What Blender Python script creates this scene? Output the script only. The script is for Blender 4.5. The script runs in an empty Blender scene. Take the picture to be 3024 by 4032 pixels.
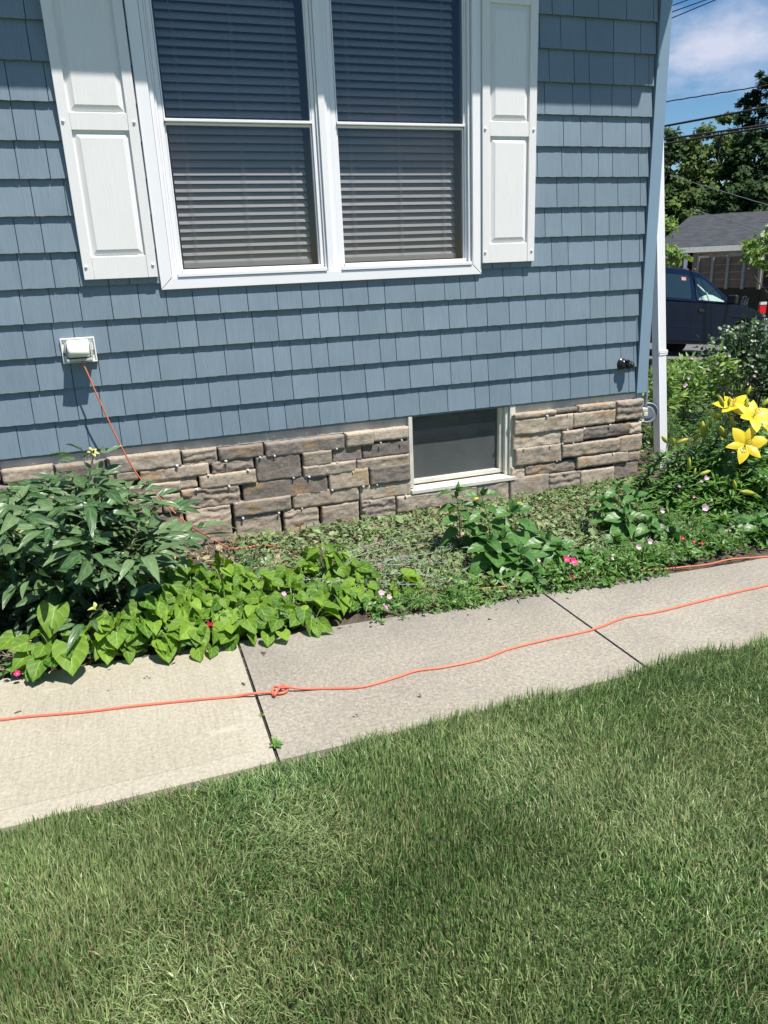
import bpy, bmesh, math, random
import numpy as np
from mathutils import Vector, Matrix
R_ = math.radians
scene = bpy.context.scene
col = scene.collection
random.seed(7)
rng = np.random.default_rng(11)

# ------------------------------------------------------------------ camera
CAM = np.array([0.0, -4.6, 1.58])
YAW, PIT, ROL, FPX = 0.321249970, 0.311852726, -0.0448180701, 2905.868
def cam_axes():
    f = np.array([math.sin(YAW)*math.cos(PIT), math.cos(YAW)*math.cos(PIT), -math.sin(PIT)])
    r = np.array([math.cos(YAW), -math.sin(YAW), 0.0]); u = np.cross(r, f)
    c, s = math.cos(ROL), math.sin(ROL)
    return c*r+s*u, -s*r+c*u, f
AR, AU, AF = cam_axes()
cd = bpy.data.cameras.new('camera'); cam = bpy.data.objects.new('camera', cd); col.objects.link(cam)
cam.matrix_world = Matrix(((AR[0], AU[0], -AF[0], CAM[0]), (AR[1], AU[1], -AF[1], CAM[1]), (AR[2], AU[2], -AF[2], CAM[2]), (0, 0, 0, 1)))
cd.sensor_fit = 'VERTICAL'; cd.sensor_height = 36; cd.lens = 36*FPX/4032; cd.clip_start = 0.05; cd.clip_end = 1500
scene.camera = cam
scene.render.resolution_x = 768; scene.render.resolution_y = 1024

# ------------------------------------------------------------------ sun, sky, exposure
SUN = Vector((-0.7, 1.0, -2.6)).normalized()      # direction the light travels
sl = bpy.data.lights.new('sun', 'SUN'); sl.energy = 5.0; sl.angle = R_(0.53); sl.color = (1.0, 0.955, 0.88)
so = bpy.data.objects.new('sun', sl); col.objects.link(so); so.rotation_euler = SUN.to_track_quat('-Z', 'Y').to_euler(); so.location = (0, 0, 20)
w = bpy.data.worlds.new('World'); scene.world = w; w.use_nodes = True
nt = w.node_tree; nt.nodes.clear(); N = nt.nodes.new; L = nt.links.new
sky = N('ShaderNodeTexSky'); sky.sky_type = 'NISHITA'; sky.sun_disc = False
sky.sun_elevation = math.asin(-SUN.z); sky.sun_rotation = math.atan2(-SUN.x, -SUN.y); sky.ozone_density = 2.0; sky.dust_density = 0.4
tc = N('ShaderNodeTexCoord'); mp = N('ShaderNodeMapping'); mp.inputs['Scale'].default_value = (1.0, 1.0, 2.3); mp.inputs['Location'].default_value = (2.08, 1.15, 0.865)
nz = N('ShaderNodeTexNoise'); nz.inputs['Scale'].default_value = 3.2; nz.inputs['Detail'].default_value = 9; nz.inputs['Roughness'].default_value = 0.55
rp = N('ShaderNodeValToRGB'); rp.color_ramp.elements[0].position = 0.545; rp.color_ramp.elements[1].position = 0.68
mx = N('ShaderNodeMix'); mx.data_type = 'RGBA'; mx.inputs[7].default_value = (5.6, 6.0, 7.4, 1)
bg = N('ShaderNodeBackground'); bg.inputs[1].default_value = 0.076; wo = N('ShaderNodeOutputWorld')
hs = N('ShaderNodeHueSaturation'); hs.inputs['Saturation'].default_value = 1.35; hs.inputs['Value'].default_value = 1.0
L(tc.outputs['Generated'], mp.inputs[0]); L(mp.outputs[0], nz.inputs['Vector']); L(nz.outputs['Fac'], rp.inputs[0]); L(rp.outputs[0], mx.inputs[0])
L(sky.outputs[0], hs.inputs['Color']); L(hs.outputs[0], mx.inputs[6]); L(mx.outputs[2], bg.inputs[0]); L(bg.outputs[0], wo.inputs[0])
scene.view_settings.view_transform = 'Standard'; scene.view_settings.look = 'None'
scene.view_settings.exposure = 0.62; scene.view_settings.gamma = 1.0
scene.render.engine = 'CYCLES'
scene.cycles.max_bounces = 8; scene.cycles.transparent_max_bounces = 12

# ------------------------------------------------------------------ pixel -> world helpers (picture coordinates on a 1659-wide copy)
S_ = 3024/1659
def ray(px, py):
    return AR*((px*S_-1512)/FPX) + AU*(-(py*S_-2016)/FPX) + AF
def at(px, py, Y):
    d = ray(px, py); return CAM + d*((Y-CAM[1])/d[1])
def gnd(px, py, z=0.0):
    d = ray(px, py); return CAM + d*((z-CAM[2])/d[2])
def azd(az, tan, dist):                      # a point by compass angle, slope of sight and distance
    a = R_(az); return np.array([CAM[0]+math.sin(a)*dist, CAM[1]+math.cos(a)*dist, CAM[2]+tan*dist])

# ------------------------------------------------------------------ tagging and building
def tag(o, label=None, cat=None, group=None, kind=None):
    if label: o['label'] = label
    if cat: o['category'] = cat
    if group: o['group'] = group
    if kind: o['kind'] = kind
    return o
def empty(name, loc=(0, 0, 0), rz=0, parent=None):
    o = bpy.data.objects.new(name, None); col.objects.link(o); o.location = loc; o.rotation_euler = (0, 0, rz)
    o.empty_display_size = 0.1
    if parent: o.parent = parent
    return o
class MB:
    def __init__(s): s.v = []; s.f = []; s.m = []
    def add(s, vs, fs, mi=0):
        b = len(s.v); s.v += [tuple(map(float, p)) for p in vs]; s.f += [tuple(b+i for i in f) for f in fs]; s.m += [mi]*len(fs); return s
    def box(s, x0, x1, y0, y1, z0, z1, mi=0):
        v = [(x, y, z) for z in (z0, z1) for y in (y0, y1) for x in (x0, x1)]
        return s.add(v, [(0, 2, 3, 1), (4, 5, 7, 6), (0, 1, 5, 4), (2, 6, 7, 3), (0, 4, 6, 2), (1, 3, 7, 5)], mi)
    def tube(s, pts, r, n=8, mi=0, cap=True):
        P = [Vector(p) for p in pts]; rs = r if hasattr(r, '__len__') else [r]*len(P)
        b = len(s.v); prev = None
        for i, p in enumerate(P):
            t = (P[min(i+1, len(P)-1)]-P[max(i-1, 0)]);
            if t.length < 1e-9: t = Vector((0, 0, 1))
            t.normalize()
            a = t.orthogonal().normalized() if prev is None else (prev-t*prev.dot(t)).normalized()
            prev = a; c = t.cross(a)
            for k in range(n):
                q = p + (a*math.cos(2*math.pi*k/n)+c*math.sin(2*math.pi*k/n))*rs[i]; s.v.append(tuple(q))
        for i in range(len(P)-1):
            for k in range(n):
                s.f.append((b+i*n+k, b+i*n+(k+1) % n, b+(i+1)*n+(k+1) % n, b+(i+1)*n+k)); s.m.append(mi)
        if cap:
            s.f.append(tuple(b+k for k in range(n))[::-1]); s.m.append(mi)
            s.f.append(tuple(b+(len(P)-1)*n+k for k in range(n))); s.m.append(mi)
        return s
    def prism(s, poly, y0, y1, mi=0):        # poly in x,z extruded along y
        n = len(poly); v = [(x, y0, z) for x, z in poly]+[(x, y1, z) for x, z in poly]
        f = [tuple(range(n)), tuple(range(2*n-1, n-1, -1))]+[(i, i+n, (i+1) % n+n, (i+1) % n) for i in range(n)]
        return s.add(v, f, mi)
    def build(s, name, mat, parent=None, smooth=False, bevel=0, seg=2, recalc=True):
        me = bpy.data.meshes.new(name); me.from_pydata(s.v, [], s.f); me.update()
        if recalc: bm = bmesh.new(); bm.from_mesh(me); bmesh.ops.recalc_face_normals(bm, faces=bm.faces); bm.to_mesh(me); bm.free()
        mats = mat if isinstance(mat, (list, tuple)) else [mat]
        for m in mats: me.materials.append(m)
        if len(mats) > 1:
            for p, i in zip(me.polygons, s.m): p.material_index = i
        if smooth: me.shade_smooth()
        o = bpy.data.objects.new(name, me); col.objects.link(o)
        if parent: o.parent = parent
        if bevel:
            md = o.modifiers.new('bevel', 'BEVEL'); md.width = bevel; md.segments = seg; md.limit_method = 'ANGLE'; md.angle_limit = R_(35)
            if seg > 1: me.shade_smooth(); md.harden_normals = True
        return o
def npmesh(name, V, F, mat, parent=None, uv=None, smooth=True):
    """V (n,3), F (m,3) triangles, uv per vertex"""
    me = bpy.data.meshes.new(name); V = np.ascontiguousarray(V, dtype=np.float32); F = np.ascontiguousarray(F, dtype=np.int32)
    me.vertices.add(len(V)); me.vertices.foreach_set('co', V.ravel())
    me.loops.add(F.size); me.loops.foreach_set('vertex_index', F.ravel())
    me.polygons.add(len(F)); me.polygons.foreach_set('loop_start', np.arange(0, F.size, 3, dtype=np.int32)); me.polygons.foreach_set('loop_total', np.full(len(F), 3, dtype=np.int32))
    if uv is not None:
        l = me.uv_layers.new(name='UVMap'); l.data.foreach_set('uv', np.ascontiguousarray(uv[F.ravel()], dtype=np.float32).ravel())
    me.update(calc_edges=True); me.validate()
    if smooth: me.shade_smooth()
    me.materials.append(mat)
    o = bpy.data.objects.new(name, me); col.objects.link(o)
    if parent: o.parent = parent
    return o
def spline(pts, n=8):                        # Catmull-Rom through points
    P = [Vector(p) for p in pts]; P = [P[0]*2-P[1]]+P+[P[-1]*2-P[-2]]; out = []
    for i in range(1, len(P)-2):
        for k in range(n):
            t = k/n; a, b, c, d = P[i-1:i+3]
            out.append(0.5*((2*b)+(-a+c)*t+(2*a-5*b+4*c-d)*t*t+(-a+3*b-3*c+d)*t**3))
    out.append(P[-2]); return out

# ------------------------------------------------------------------ materials
def newmat(name):
    m = bpy.data.materials.new(name); m.use_nodes = True; t = m.node_tree; b = t.nodes['Principled BSDF']; return m, t, b
def ramp(t, fac, cols, poss):
    r = t.nodes.new('ShaderNodeValToRGB'); e = r.color_ramp.elements
    while len(e) < len(cols): e.new(0.5)
    for i, (c, p) in enumerate(zip(cols, poss)): e[i].position = p; e[i].color = (*c, 1)
    t.links.new(fac, r.inputs[0]); return r.outputs[0]
def noise(t, scale, detail=4, rough=0.5, vec=None, coord='Object', mscale=None, dist=0):
    n = t.nodes.new('ShaderNodeTexNoise'); n.inputs['Scale'].default_value = scale; n.inputs['Detail'].default_value = detail; n.inputs['Roughness'].default_value = rough
    n.inputs['Distortion'].default_value = dist
    if vec is None: vec = t.nodes.new('ShaderNodeTexCoord').outputs[coord]
    if mscale:
        m = t.nodes.new('ShaderNodeMapping'); m.inputs['Scale'].default_value = mscale; t.links.new(vec, m.inputs[0]); vec = m.outputs[0]
    t.links.new(vec, n.inputs['Vector']); return n.outputs['Fac']
def mixc(t, fac, a, b, mode='MIX'):
    m = t.nodes.new('ShaderNodeMix'); m.data_type = 'RGBA'; m.blend_type = mode
    for sock, v in ((m.inputs[0], fac), (m.inputs[6], a), (m.inputs[7], b)):
        if hasattr(v, 'links') or hasattr(v, 'is_linked'): t.links.new(v, sock)
        elif isinstance(v, (int, float)): sock.default_value = v
        else: sock.default_value = (*v, 1)
    return m.outputs[2]
def bump(t, b, h, strength=0.3, dist=0.01, prev=None):
    n = t.nodes.new('ShaderNodeBump'); n.inputs['Strength'].default_value = strength; n.inputs['Distance'].default_value = dist
    t.links.new(h, n.inputs['Height'])
    if prev is not None: t.links.new(prev, n.inputs['Normal'])
    t.links.new(n.outputs[0], b.inputs['Normal']); return n.outputs[0]
def island(t):
    return t.nodes.new('ShaderNodeNewGeometry').outputs['Random Per Island']
def plain(name, c, rough=0.5, metal=0.0, var=0.08, scale=12, bmp=0.0, bscale=60, coat=0):
    m, t, b = newmat(name)
    f = noise(t, scale, 5, 0.6)
    t.links.new(ramp(t, f, [tuple(x*(1-var) for x in c), tuple(min(1, x*(1+var)) for x in c)], [0.3, 0.7]), b.inputs['Base Color'])
    b.inputs['Roughness'].default_value = rough; b.inputs['Metallic'].default_value = metal
    if coat: b.inputs['Coat Weight'].default_value = coat; b.inputs['Coat Roughness'].default_value = 0.05
    if bmp: bump(t, b, noise(t, bscale, 4, 0.6), bmp, 0.004)
    return m
def grainmat(name, c1, c2, rough, gs=(90, 90, 3), gstr=0.25, patch=0.5, isl=0.0):
    m, t, b = newmat(name)
    g = noise(t, 1.0, 6, 0.65, mscale=gs); g2 = noise(t, 2.2, 4, 0.6)
    f = mixc(t, patch, g, g2)
    c = ramp(t, f, [c1, c2], [0.35, 0.65])
    if isl:
        hv = t.nodes.new('ShaderNodeHueSaturation'); mr = t.nodes.new('ShaderNodeMapRange'); mr.inputs[3].default_value = 1-isl; mr.inputs[4].default_value = 1+isl
        t.links.new(island(t), mr.inputs[0]); t.links.new(mr.outputs[0], hv.inputs['Value']); t.links.new(c, hv.inputs['Color']); c = hv.outputs[0]
    t.links.new(c, b.inputs['Base Color']); b.inputs['Roughness'].default_value = rough
    bump(t, b, g, gstr, 0.0015); return m
M = {}
M['siding'] = grainmat('blue_siding', (0.136, 0.185, 0.232), (0.184, 0.242, 0.294), 0.55, gs=(170, 20, 9), gstr=0.8, patch=0.45, isl=0.06)
M['backing'] = plain('siding_backing', (0.14, 0.2, 0.265), 0.7)
M['trimblue'] = plain('corner_trim', (0.2, 0.285, 0.375), 0.4, var=0.03, scale=3)
M['white'] = plain('white_vinyl', (0.80, 0.79, 0.815), 0.35, var=0.02, scale=4)
M['shutter'] = grainmat('shutter_vinyl', (0.72, 0.705, 0.70), (0.78, 0.765, 0.76), 0.42, gs=(110, 60, 7), gstr=0.6, patch=0.4)
M['cream'] = plain('cream_frame', (0.62, 0.60, 0.52), 0.5, var=0.12, scale=9, bmp=0.1)
M['slat'] = plain('blind_slat', (0.78, 0.78, 0.80), 0.5, var=0.03)
M['dark'] = plain('dark_room', (0.02, 0.022, 0.025), 0.9)
M['concrete_wall'] = plain('parged_concrete', (0.46, 0.43, 0.38), 0.9, var=0.25, scale=7, bmp=0.4)
M['rubber_black'] = plain('black_plastic', (0.012, 0.013, 0.015), 0.22, var=0.2)
M['pvc_grey'] = plain('grey_conduit', (0.2, 0.23, 0.27), 0.45, var=0.1)
M['outlet'] = plain('outlet_white', (0.82, 0.8, 0.74), 0.35, var=0.02)
M['clear'] = plain('clear_cover', (0.45, 0.48, 0.48), 0.12, var=0.05)
M['cord'] = plain('coral_cord', (0.70, 0.15, 0.085), 0.45, var=0.08, scale=6)
M['cord2'] = plain('orange_cord', (0.52, 0.15, 0.065), 0.5, var=0.12, scale=6)
M['wire'] = plain('wire_black', (0.006, 0.006, 0.008), 0.6)
M['wiregrey'] = plain('wire_grey', (0.12, 0.12, 0.12), 0.5)

def stonemat():
    m, t, b = newmat('ledge_stone')
    isl = island(t)
    # every stone gets its own offset in the noise so colours differ stone to stone
    tcn = t.nodes.new('ShaderNodeTexCoord'); va = t.nodes.new('ShaderNodeVectorMath'); va.operation = 'MULTIPLY_ADD'
    cmb = t.nodes.new('ShaderNodeCombineXYZ')
    for i in range(3): t.links.new(isl, cmb.inputs[i])
    t.links.new(cmb.outputs[0], va.inputs[0]); va.inputs[1].default_value = (37, 53, 71); t.links.new(tcn.outputs['Object'], va.inputs[2]); vec = va.outputs[0]
    base = ramp(t, isl, [(0.385, 0.315, 0.235), (0.32, 0.262, 0.205), (0.43, 0.355, 0.27), (0.085, 0.074, 0.072), (0.40, 0.33, 0.255), (0.19, 0.165, 0.152), (0.44, 0.37, 0.285)], [0, 0.14, 0.26, 0.42, 0.58, 0.72, 0.88])
    n1 = noise(t, 9, 6, 0.65, vec=vec); base = mixc(t, ramp(t, n1, [(0, 0, 0), (0.85, 0.85, 0.85)], [0.5, 0.78]), base, (0.16, 0.14, 0.13))
    n2 = noise(t, 5, 4, 0.6, vec=vec, mscale=(1, 1, 1.8)); orange = ramp(t, n2, [(0, 0, 0), (0.75, 0.75, 0.75)], [0.56, 0.7])
    base = mixc(t, orange, base, (0.36, 0.22, 0.10))
    n3 = noise(t, 60, 5, 0.7, vec=vec); base = mixc(t, 0.5, base, ramp(t, n3, [(0.25, 0.25, 0.25), (0.72, 0.72, 0.72)], [0.3, 0.7]), 'OVERLAY')
    t.links.new(base, b.inputs['Base Color']); b.inputs['Roughness'].default_value = 0.9
    h = noise(t, 38, 8, 0.72, vec=vec, mscale=(0.45, 1, 1.7)); bump(t, b, h, 0.7, 0.006)
    return m
M['stone'] = stonemat()

def leafmat(name, c1, c2, under=None, rough=0.42, trans=0.3, vein=True, veinc=None, spec=0.5, ribs=22):
    m, t, b = newmat(name)
    isl = island(t); c = ramp(t, isl, [c1, tuple((a+d)/2 for a, d in zip(c1, c2)), c2], [0, 0.5, 1])
    c = mixc(t, 0.35, c, ramp(t, noise(t, 35, 3), [(0.35, 0.35, 0.35), (0.65, 0.65, 0.65)], [0.3, 0.7]), 'OVERLAY')
    if vein:
        uv = t.nodes.new('ShaderNodeUVMap'); sp = t.nodes.new('ShaderNodeSeparateXYZ'); t.links.new(uv.outputs[0], sp.inputs[0])
        def mth(op, a, bb=None):
            n = t.nodes.new('ShaderNodeMath'); n.operation = op
            for i, v in enumerate([a, bb]):
                if v is None: continue
                if isinstance(v, (int, float)): n.inputs[i].default_value = v
                else: t.links.new(v, n.inputs[i])
            return n.outputs[0]
        av = mth('ABSOLUTE', mth('SUBTRACT', sp.outputs[1], 0.5))
        ph = mth('SUBTRACT', mth('MULTIPLY', sp.outputs[0], ribs), mth('MULTIPLY', av, ribs*0.9))
        s1 = mth('SINE', ph); rib = mth('MULTIPLY', mth('ADD', s1, 1.0), 0.5)
        mid = mth('LESS_THAN', av, 0.022)
        vv = mth('POWER', rib, 8)
        vc = veinc or tuple(min(1, x*1.6+0.01) for x in c2)
        c = mixc(t, mth('MULTIPLY', vv, 0.22), c, vc); c = mixc(t, mth('MULTIPLY', mid, 0.6), c, vc)
        bump(t, b, mth('SUBTRACT', mth('MULTIPLY', rib, 0.6), mid), 0.35, 0.004)
    t.links.new(c, b.inputs['Base Color']); b.inputs['Roughness'].default_value = rough; b.inputs['Specular IOR Level'].default_value = spec
    if trans:
        tr = t.nodes.new('ShaderNodeBsdfTranslucent'); hv = t.nodes.new('ShaderNodeHueSaturation'); hv.inputs['Value'].default_value = 1.6; hv.inputs['Saturation'].default_value = 1.15; hv.inputs['Hue'].default_value = 0.485
        t.links.new(c, hv.inputs['Color']); t.links.new(hv.outputs[0], tr.inputs[0])
        ms = t.nodes.new('ShaderNodeMixShader'); ms.inputs[0].default_value = trans
        t.links.new(b.outputs[0], ms.inputs[1]); t.links.new(tr.outputs[0], ms.inputs[2]); t.links.new(ms.outputs[0], t.nodes['Material Output'].inputs[0])
    return m
M['lime'] = leafmat('lime_leaf', (0.04, 0.115, 0.012), (0.20, 0.33, 0.04), trans=0.3, rough=0.55, spec=0.3)
M['limestem'] = plain('lime_stem', (0.16, 0.24, 0.06), 0.5)
M['peony'] = leafmat('peony_leaf', (0.028, 0.078, 0.026), (0.125, 0.20, 0.085), rough=0.36, trans=0.14, ribs=16, spec=0.4)
M['peonystem'] = plain('peony_stem', (0.09, 0.14, 0.05), 0.5)
M['weed'] = leafmat('weed_leaf', (0.035, 0.10, 0.022), (0.08, 0.19, 0.04), trans=0.25)
M['lilyleaf'] = leafmat('lily_leaf', (0.05, 0.14, 0.025), (0.17, 0.31, 0.07), rough=0.34, trans=0.25, vein=False, spec=0.6)
M['lilystem'] = plain('lily_stem', (0.035, 0.035, 0.02), 0.5, var=0.3)
M['fine'] = leafmat('fine_leaf', (0.06, 0.15, 0.03), (0.15, 0.28, 0.06), trans=0.28, vein=False)
M['finestem'] = plain('fine_stem', (0.12, 0.17, 0.06), 0.6, var=0.3)
M['rose'] = leafmat('rose_leaf', (0.018, 0.05, 0.018), (0.07, 0.125, 0.05), rough=0.42, trans=0.12, vein=False, spec=0.5)
M['pale'] = leafmat('pale_leaf', (0.10, 0.2, 0.05), (0.25, 0.37, 0.10), trans=0.3, vein=False)
M['darkstem'] = plain('dark_stem', (0.018, 0.012, 0.01), 0.7, var=0.3)
M['clip'] = leafmat('clipping_leaf', (0.085, 0.145, 0.045), (0.23, 0.32, 0.13), trans=0.1, vein=False, rough=0.6)
M['clipdry'] = leafmat('dry_clipping', (0.16, 0.12, 0.07), (0.33, 0.29, 0.18), trans=0.0, vein=False, rough=0.8)
M['sage'] = plain('sage_stem', (0.30, 0.34, 0.30), 0.7, var=0.15)
M['sageleaf'] = leafmat('sage_leaf', (0.16, 0.24, 0.13), (0.30, 0.38, 0.24), trans=0.1, vein=False, rough=0.6)
def petal(name, c1, c2, rough=0.45, trans=0.3, centre=None):
    m, t, b = newmat(name)
    uv = t.nodes.new('ShaderNodeUVMap'); sp = t.nodes.new('ShaderNodeSeparateXYZ'); t.links.new(uv.outputs[0], sp.inputs[0])
    c = ramp(t, sp.outputs[0], [centre or c1, c1, c2], [0.0, 0.3, 1.0])
    n = noise(t, 1, 3, vec=uv.outputs[0], mscale=(2, 26, 1)); c = mixc(t, 0.25, c, ramp(t, n, [(0.35,)*3, (0.65,)*3], [0.3, 0.7]), 'OVERLAY')
    t.links.new(c, b.inputs['Base Color']); b.inputs['Roughness'].default_value = rough
    tr = t.nodes.new('ShaderNodeBsdfTranslucent'); t.links.new(c, tr.inputs[0])
    ms = t.nodes.new('ShaderNodeMixShader'); ms.inputs[0].default_value = trans
    t.links.new(b.outputs[0], ms.inputs[1]); t.links.new(tr.outputs[0], ms.inputs[2]); t.links.new(ms.outputs[0], t.nodes['Material Output'].inputs[0])
    return m
M['lilypetal'] = petal('lily_petal', (0.80, 0.60, 0.02), (0.86, 0.66, 0.03), centre=(0.55, 0.5, 0.03))
M['bud'] = petal('lily_bud', (0.30, 0.38, 0.05), (0.62, 0.56, 0.07))
M['anther'] = plain('anther', (0.25, 0.07, 0.01), 0.8)
M['filament'] = plain('filament', (0.5, 0.5, 0.1), 0.5)
M['palepink'] = petal('pale_pink_petal', (0.80, 0.62, 0.70), (0.78, 0.55, 0.66), centre=(0.7, 0.7, 0.3))
M['vincapink'] = petal('pink_petal', (0.85, 0.45, 0.60), (0.86, 0.55, 0.68), centre=(0.7, 0.02, 0.1))
M['magenta'] = petal('magenta_petal', (0.75, 0.03, 0.17), (0.78, 0.05, 0.2), centre=(0.8, 0.5, 0.6))
M['red'] = petal('red_petal', (0.55, 0.01, 0.05), (0.6, 0.015, 0.08))
M['yellow'] = petal('yellow_petal', (0.75, 0.6, 0.03), (0.8, 0.65, 0.04))
M['seedhusk'] = petal('seed_husk', (0.42, 0.47, 0.13), (0.66, 0.66, 0.25), rough=0.6)
M['husk_dark'] = plain('husk_dark', (0.06, 0.03, 0.015), 0.8)
M['bark'] = plain('bark', (0.09, 0.07, 0.055), 0.9, var=0.4, scale=8, bmp=0.5, bscale=20)

# ================================================================== SETTING
def zt(x, y=0):
    return np.interp(x, [4, 6, 7.2, 15.7, 400], [0, 0.03, 0.09, -0.78, -0.78])
def sheet(name, x0, x1, y0, y1, nx, ny, dz, mat, kind='structure', org=(0, 0), yaw=0, jit=0, flat=False):
    c, s = math.cos(yaw), math.sin(yaw); xs = np.linspace(x0, x1, nx+1); ys = np.linspace(y0, y1, ny+1)
    Xg, Yg = np.meshgrid(xs, ys); X = org[0]+c*Xg-s*Yg; Y = org[1]+s*Xg+c*Yg
    Z = (0 if flat else zt(X))+dz+(rng.normal(0, jit, X.shape) if jit else 0)
    V = np.stack([X.ravel(), Y.ravel(), (Z+0*X).ravel()], 1); i = np.arange(nx*ny); a = (i//nx)*(nx+1)+i % nx
    F = np.concatenate([np.stack([a, a+1, a+nx+2], 1), np.stack([a, a+nx+2, a+nx+1], 1)])
    o = npmesh(name, V, F, mat, smooth=True)
    if kind: o['kind'] = kind
    return o
# ground
m, t, b = newmat('lawn_ground')
t.links.new(ramp(t, noise(t, 0.9, 6, 0.6), [(0.045, 0.075, 0.022), (0.085, 0.12, 0.04), (0.12, 0.13, 0.06)], [0.3, 0.55, 0.8]), b.inputs['Base Color']); b.inputs['Roughness'].default_value = 0.95
bump(t, b, noise(t, 40, 4), 0.8, 0.02); M['lawnground'] = m
gx = np.concatenate([[-350, -120, -40, -15], np.arange(-6, 30, 0.6), [40, 70, 140, 400]]); gy = np.concatenate([[-350, -120, -40, -12], np.arange(-7, 40, 1.2), [60, 110, 200, 500]])
Xg, Yg = np.meshgrid(gx, gy); Zg = zt(Xg)-0.035
V = np.stack([Xg.ravel(), Yg.ravel(), Zg.ravel()], 1); nx = len(gx)-1; ny = len(gy)-1; i = np.arange(nx*ny); a = (i//nx)*(nx+1)+i % nx
o = npmesh('ground', V, np.concatenate([np.stack([a, a+1, a+nx+2], 1), np.stack([a, a+nx+2, a+nx+1], 1)]), M['lawnground']); o['kind'] = 'structure'
# soil
m, t, b = newmat('garden_soil')
t.links.new(ramp(t, noise(t, 14, 8, 0.7), [(0.045, 0.032, 0.024), (0.12, 0.09, 0.066), (0.2, 0.16, 0.12)], [0.3, 0.5, 0.75]), b.inputs['Base Color']); b.inputs['Roughness'].default_value = 1
bump(t, b, noise(t, 45, 8, 0.7), 1.0, 0.03); M['soil'] = m
sheet('garden_bed', -3, 6.9, -1.75, 0.06, 260, 60, -0.014, M['soil'], jit=0.007, flat=True)
sheet('side_garden_bed', 3.55, 6.9, 0.065, 3.2, 60, 60, -0.016, M['soil'], jit=0.006, flat=True)
# asphalt
m, t, b = newmat('asphalt')
t.links.new(ramp(t, noise(t, 3, 8, 0.7), [(0.085, 0.083, 0.085), (0.16, 0.155, 0.155)], [0.3, 0.7]), b.inputs['Base Color']); b.inputs['Roughness'].default_value = 0.9
bump(t, b, noise(t, 90, 4), 0.5, 0.01); M['asphalt'] = m
DY = R_(13.5)
sheet('driveway', -3.0, 45, 0.12, 16, 96, 20, 0.004, M['asphalt'], org=(7.1, 5.45), yaw=DY)
# sidewalk slabs
def concrete(name, c1, c2, broom=False, agg=False):
    m, t, b = newmat(name)
    tcn = t.nodes.new('ShaderNodeTexCoord').outputs['Object']
    c = ramp(t, noise(t, 1.7, 7, 0.6, vec=tcn), [c1, c2], [0.3, 0.7])
    f = noise(t, 62 if agg else 70, 4, 0.7, vec=tcn)
    c = mixc(t, 0.33 if agg else 0.22, c, ramp(t, f, [(0.08,)*3, (0.5,)*3, (0.92,)*3], [0.34, 0.5, 0.66]), 'OVERLAY')
    if agg:
        v = t.nodes.new('ShaderNodeTexVoronoi'); v.inputs['Scale'].default_value = 85; t.links.new(tcn, v.inputs['Vector'])
        sp = ramp(t, v.outputs['Distance'], [(1, 1, 1), (0, 0, 0)], [0.22, 0.34])
        cc = t.nodes.new('ShaderNodeSeparateColor'); t.links.new(v.outputs['Color'], cc.inputs[0])
        pc = ramp(t, cc.outputs[0], [(0.16, 0.15, 0.145), (0.4, 0.36, 0.31), (0.48, 0.44, 0.37), (0.33, 0.31, 0.28), (0.5, 0.42, 0.32)], [0, 0.25, 0.5, 0.7, 0.9])
        mm = t.nodes.new('ShaderNodeMath'); mm.operation = 'MULTIPLY'; t.links.new(sp, mm.inputs[0]); t.links.new(ramp(t, cc.outputs[1], [(0, 0, 0), (0.8, 0.8, 0.8)], [0.3, 0.7]), mm.inputs[1])
        c = mixc(t, mm.outputs[0], c, pc)
        st = ramp(t, noise(t, 3.1, 6, 0.7, vec=tcn), [(0, 0, 0), (0.55, 0.55, 0.55)], [0.52, 0.74]); c = mixc(t, st, c, (0.19, 0.175, 0.155))
        # weathered darker band along the garden edge
        sx = t.nodes.new('ShaderNodeSeparateXYZ'); t.links.new(tcn, sx.inputs[0])
        ed = t.nodes.new('ShaderNodeMapRange'); ed.inputs[1].default_value = -1.95; ed.inputs[2].default_value = -1.5; ed.inputs[3].default_value = 0; ed.inputs[4].default_value = 1; t.links.new(sx.outputs[1], ed.inputs[0])
        e2 = t.nodes.new('ShaderNodeMath'); e2.operation = 'MULTIPLY'; t.links.new(ed.outputs[0], e2.inputs[0]); t.links.new(ramp(t, noise(t, 2.3, 6, 0.7, vec=tcn), [(0.1,)*3, (0.85,)*3], [0.35, 0.7]), e2.inputs[1])
        c = mixc(t, e2.outputs[0], c, (0.14, 0.13, 0.12))
    if broom:
        g = noise(t, 1, 5, 0.7, vec=tcn, mscale=(95, 5, 1)); c = mixc(t, 0.4, c, ramp(t, g, [(0.36,)*3, (0.64,)*3], [0.3, 0.7]), 'OVERLAY')
        st = ramp(t, noise(t, 1, 5, 0.65, vec=tcn, mscale=(2.2, 9, 1)), [(0, 0, 0), (0.6, 0.6, 0.6)], [0.6, 0.72]); c = mixc(t, st, c, (0.56, 0.52, 0.42))
        pit = ramp(t, noise(t, 60, 3, 0.5, vec=tcn, mscale=(1, 2, 1)), [(0, 0, 0), (0.5, 0.5, 0.5)], [0.62, 0.7]); c = mixc(t, pit, c, (0.2, 0.175, 0.13))
        bump(t, b, g, 0.35, 0.002)
    else: bump(t, b, f, 0.5, 0.004)
    t.links.new(c, b.inputs['Base Color']); b.inputs['Roughness'].default_value = 0.85; return m
M['conc_old'] = concrete('old_concrete', (0.252, 0.226, 0.182), (0.31, 0.281, 0.23), agg=True)
M['conc_new'] = concrete('new_concrete', (0.315, 0.284, 0.216), (0.372, 0.338, 0.264), broom=True)
M['conc_edge'] = concrete('new_concrete_border', (0.34, 0.308, 0.24), (0.385, 0.352, 0.28))
def bedy(x): return -1.455-0.075*x if x < 3 else -1.68
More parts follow.
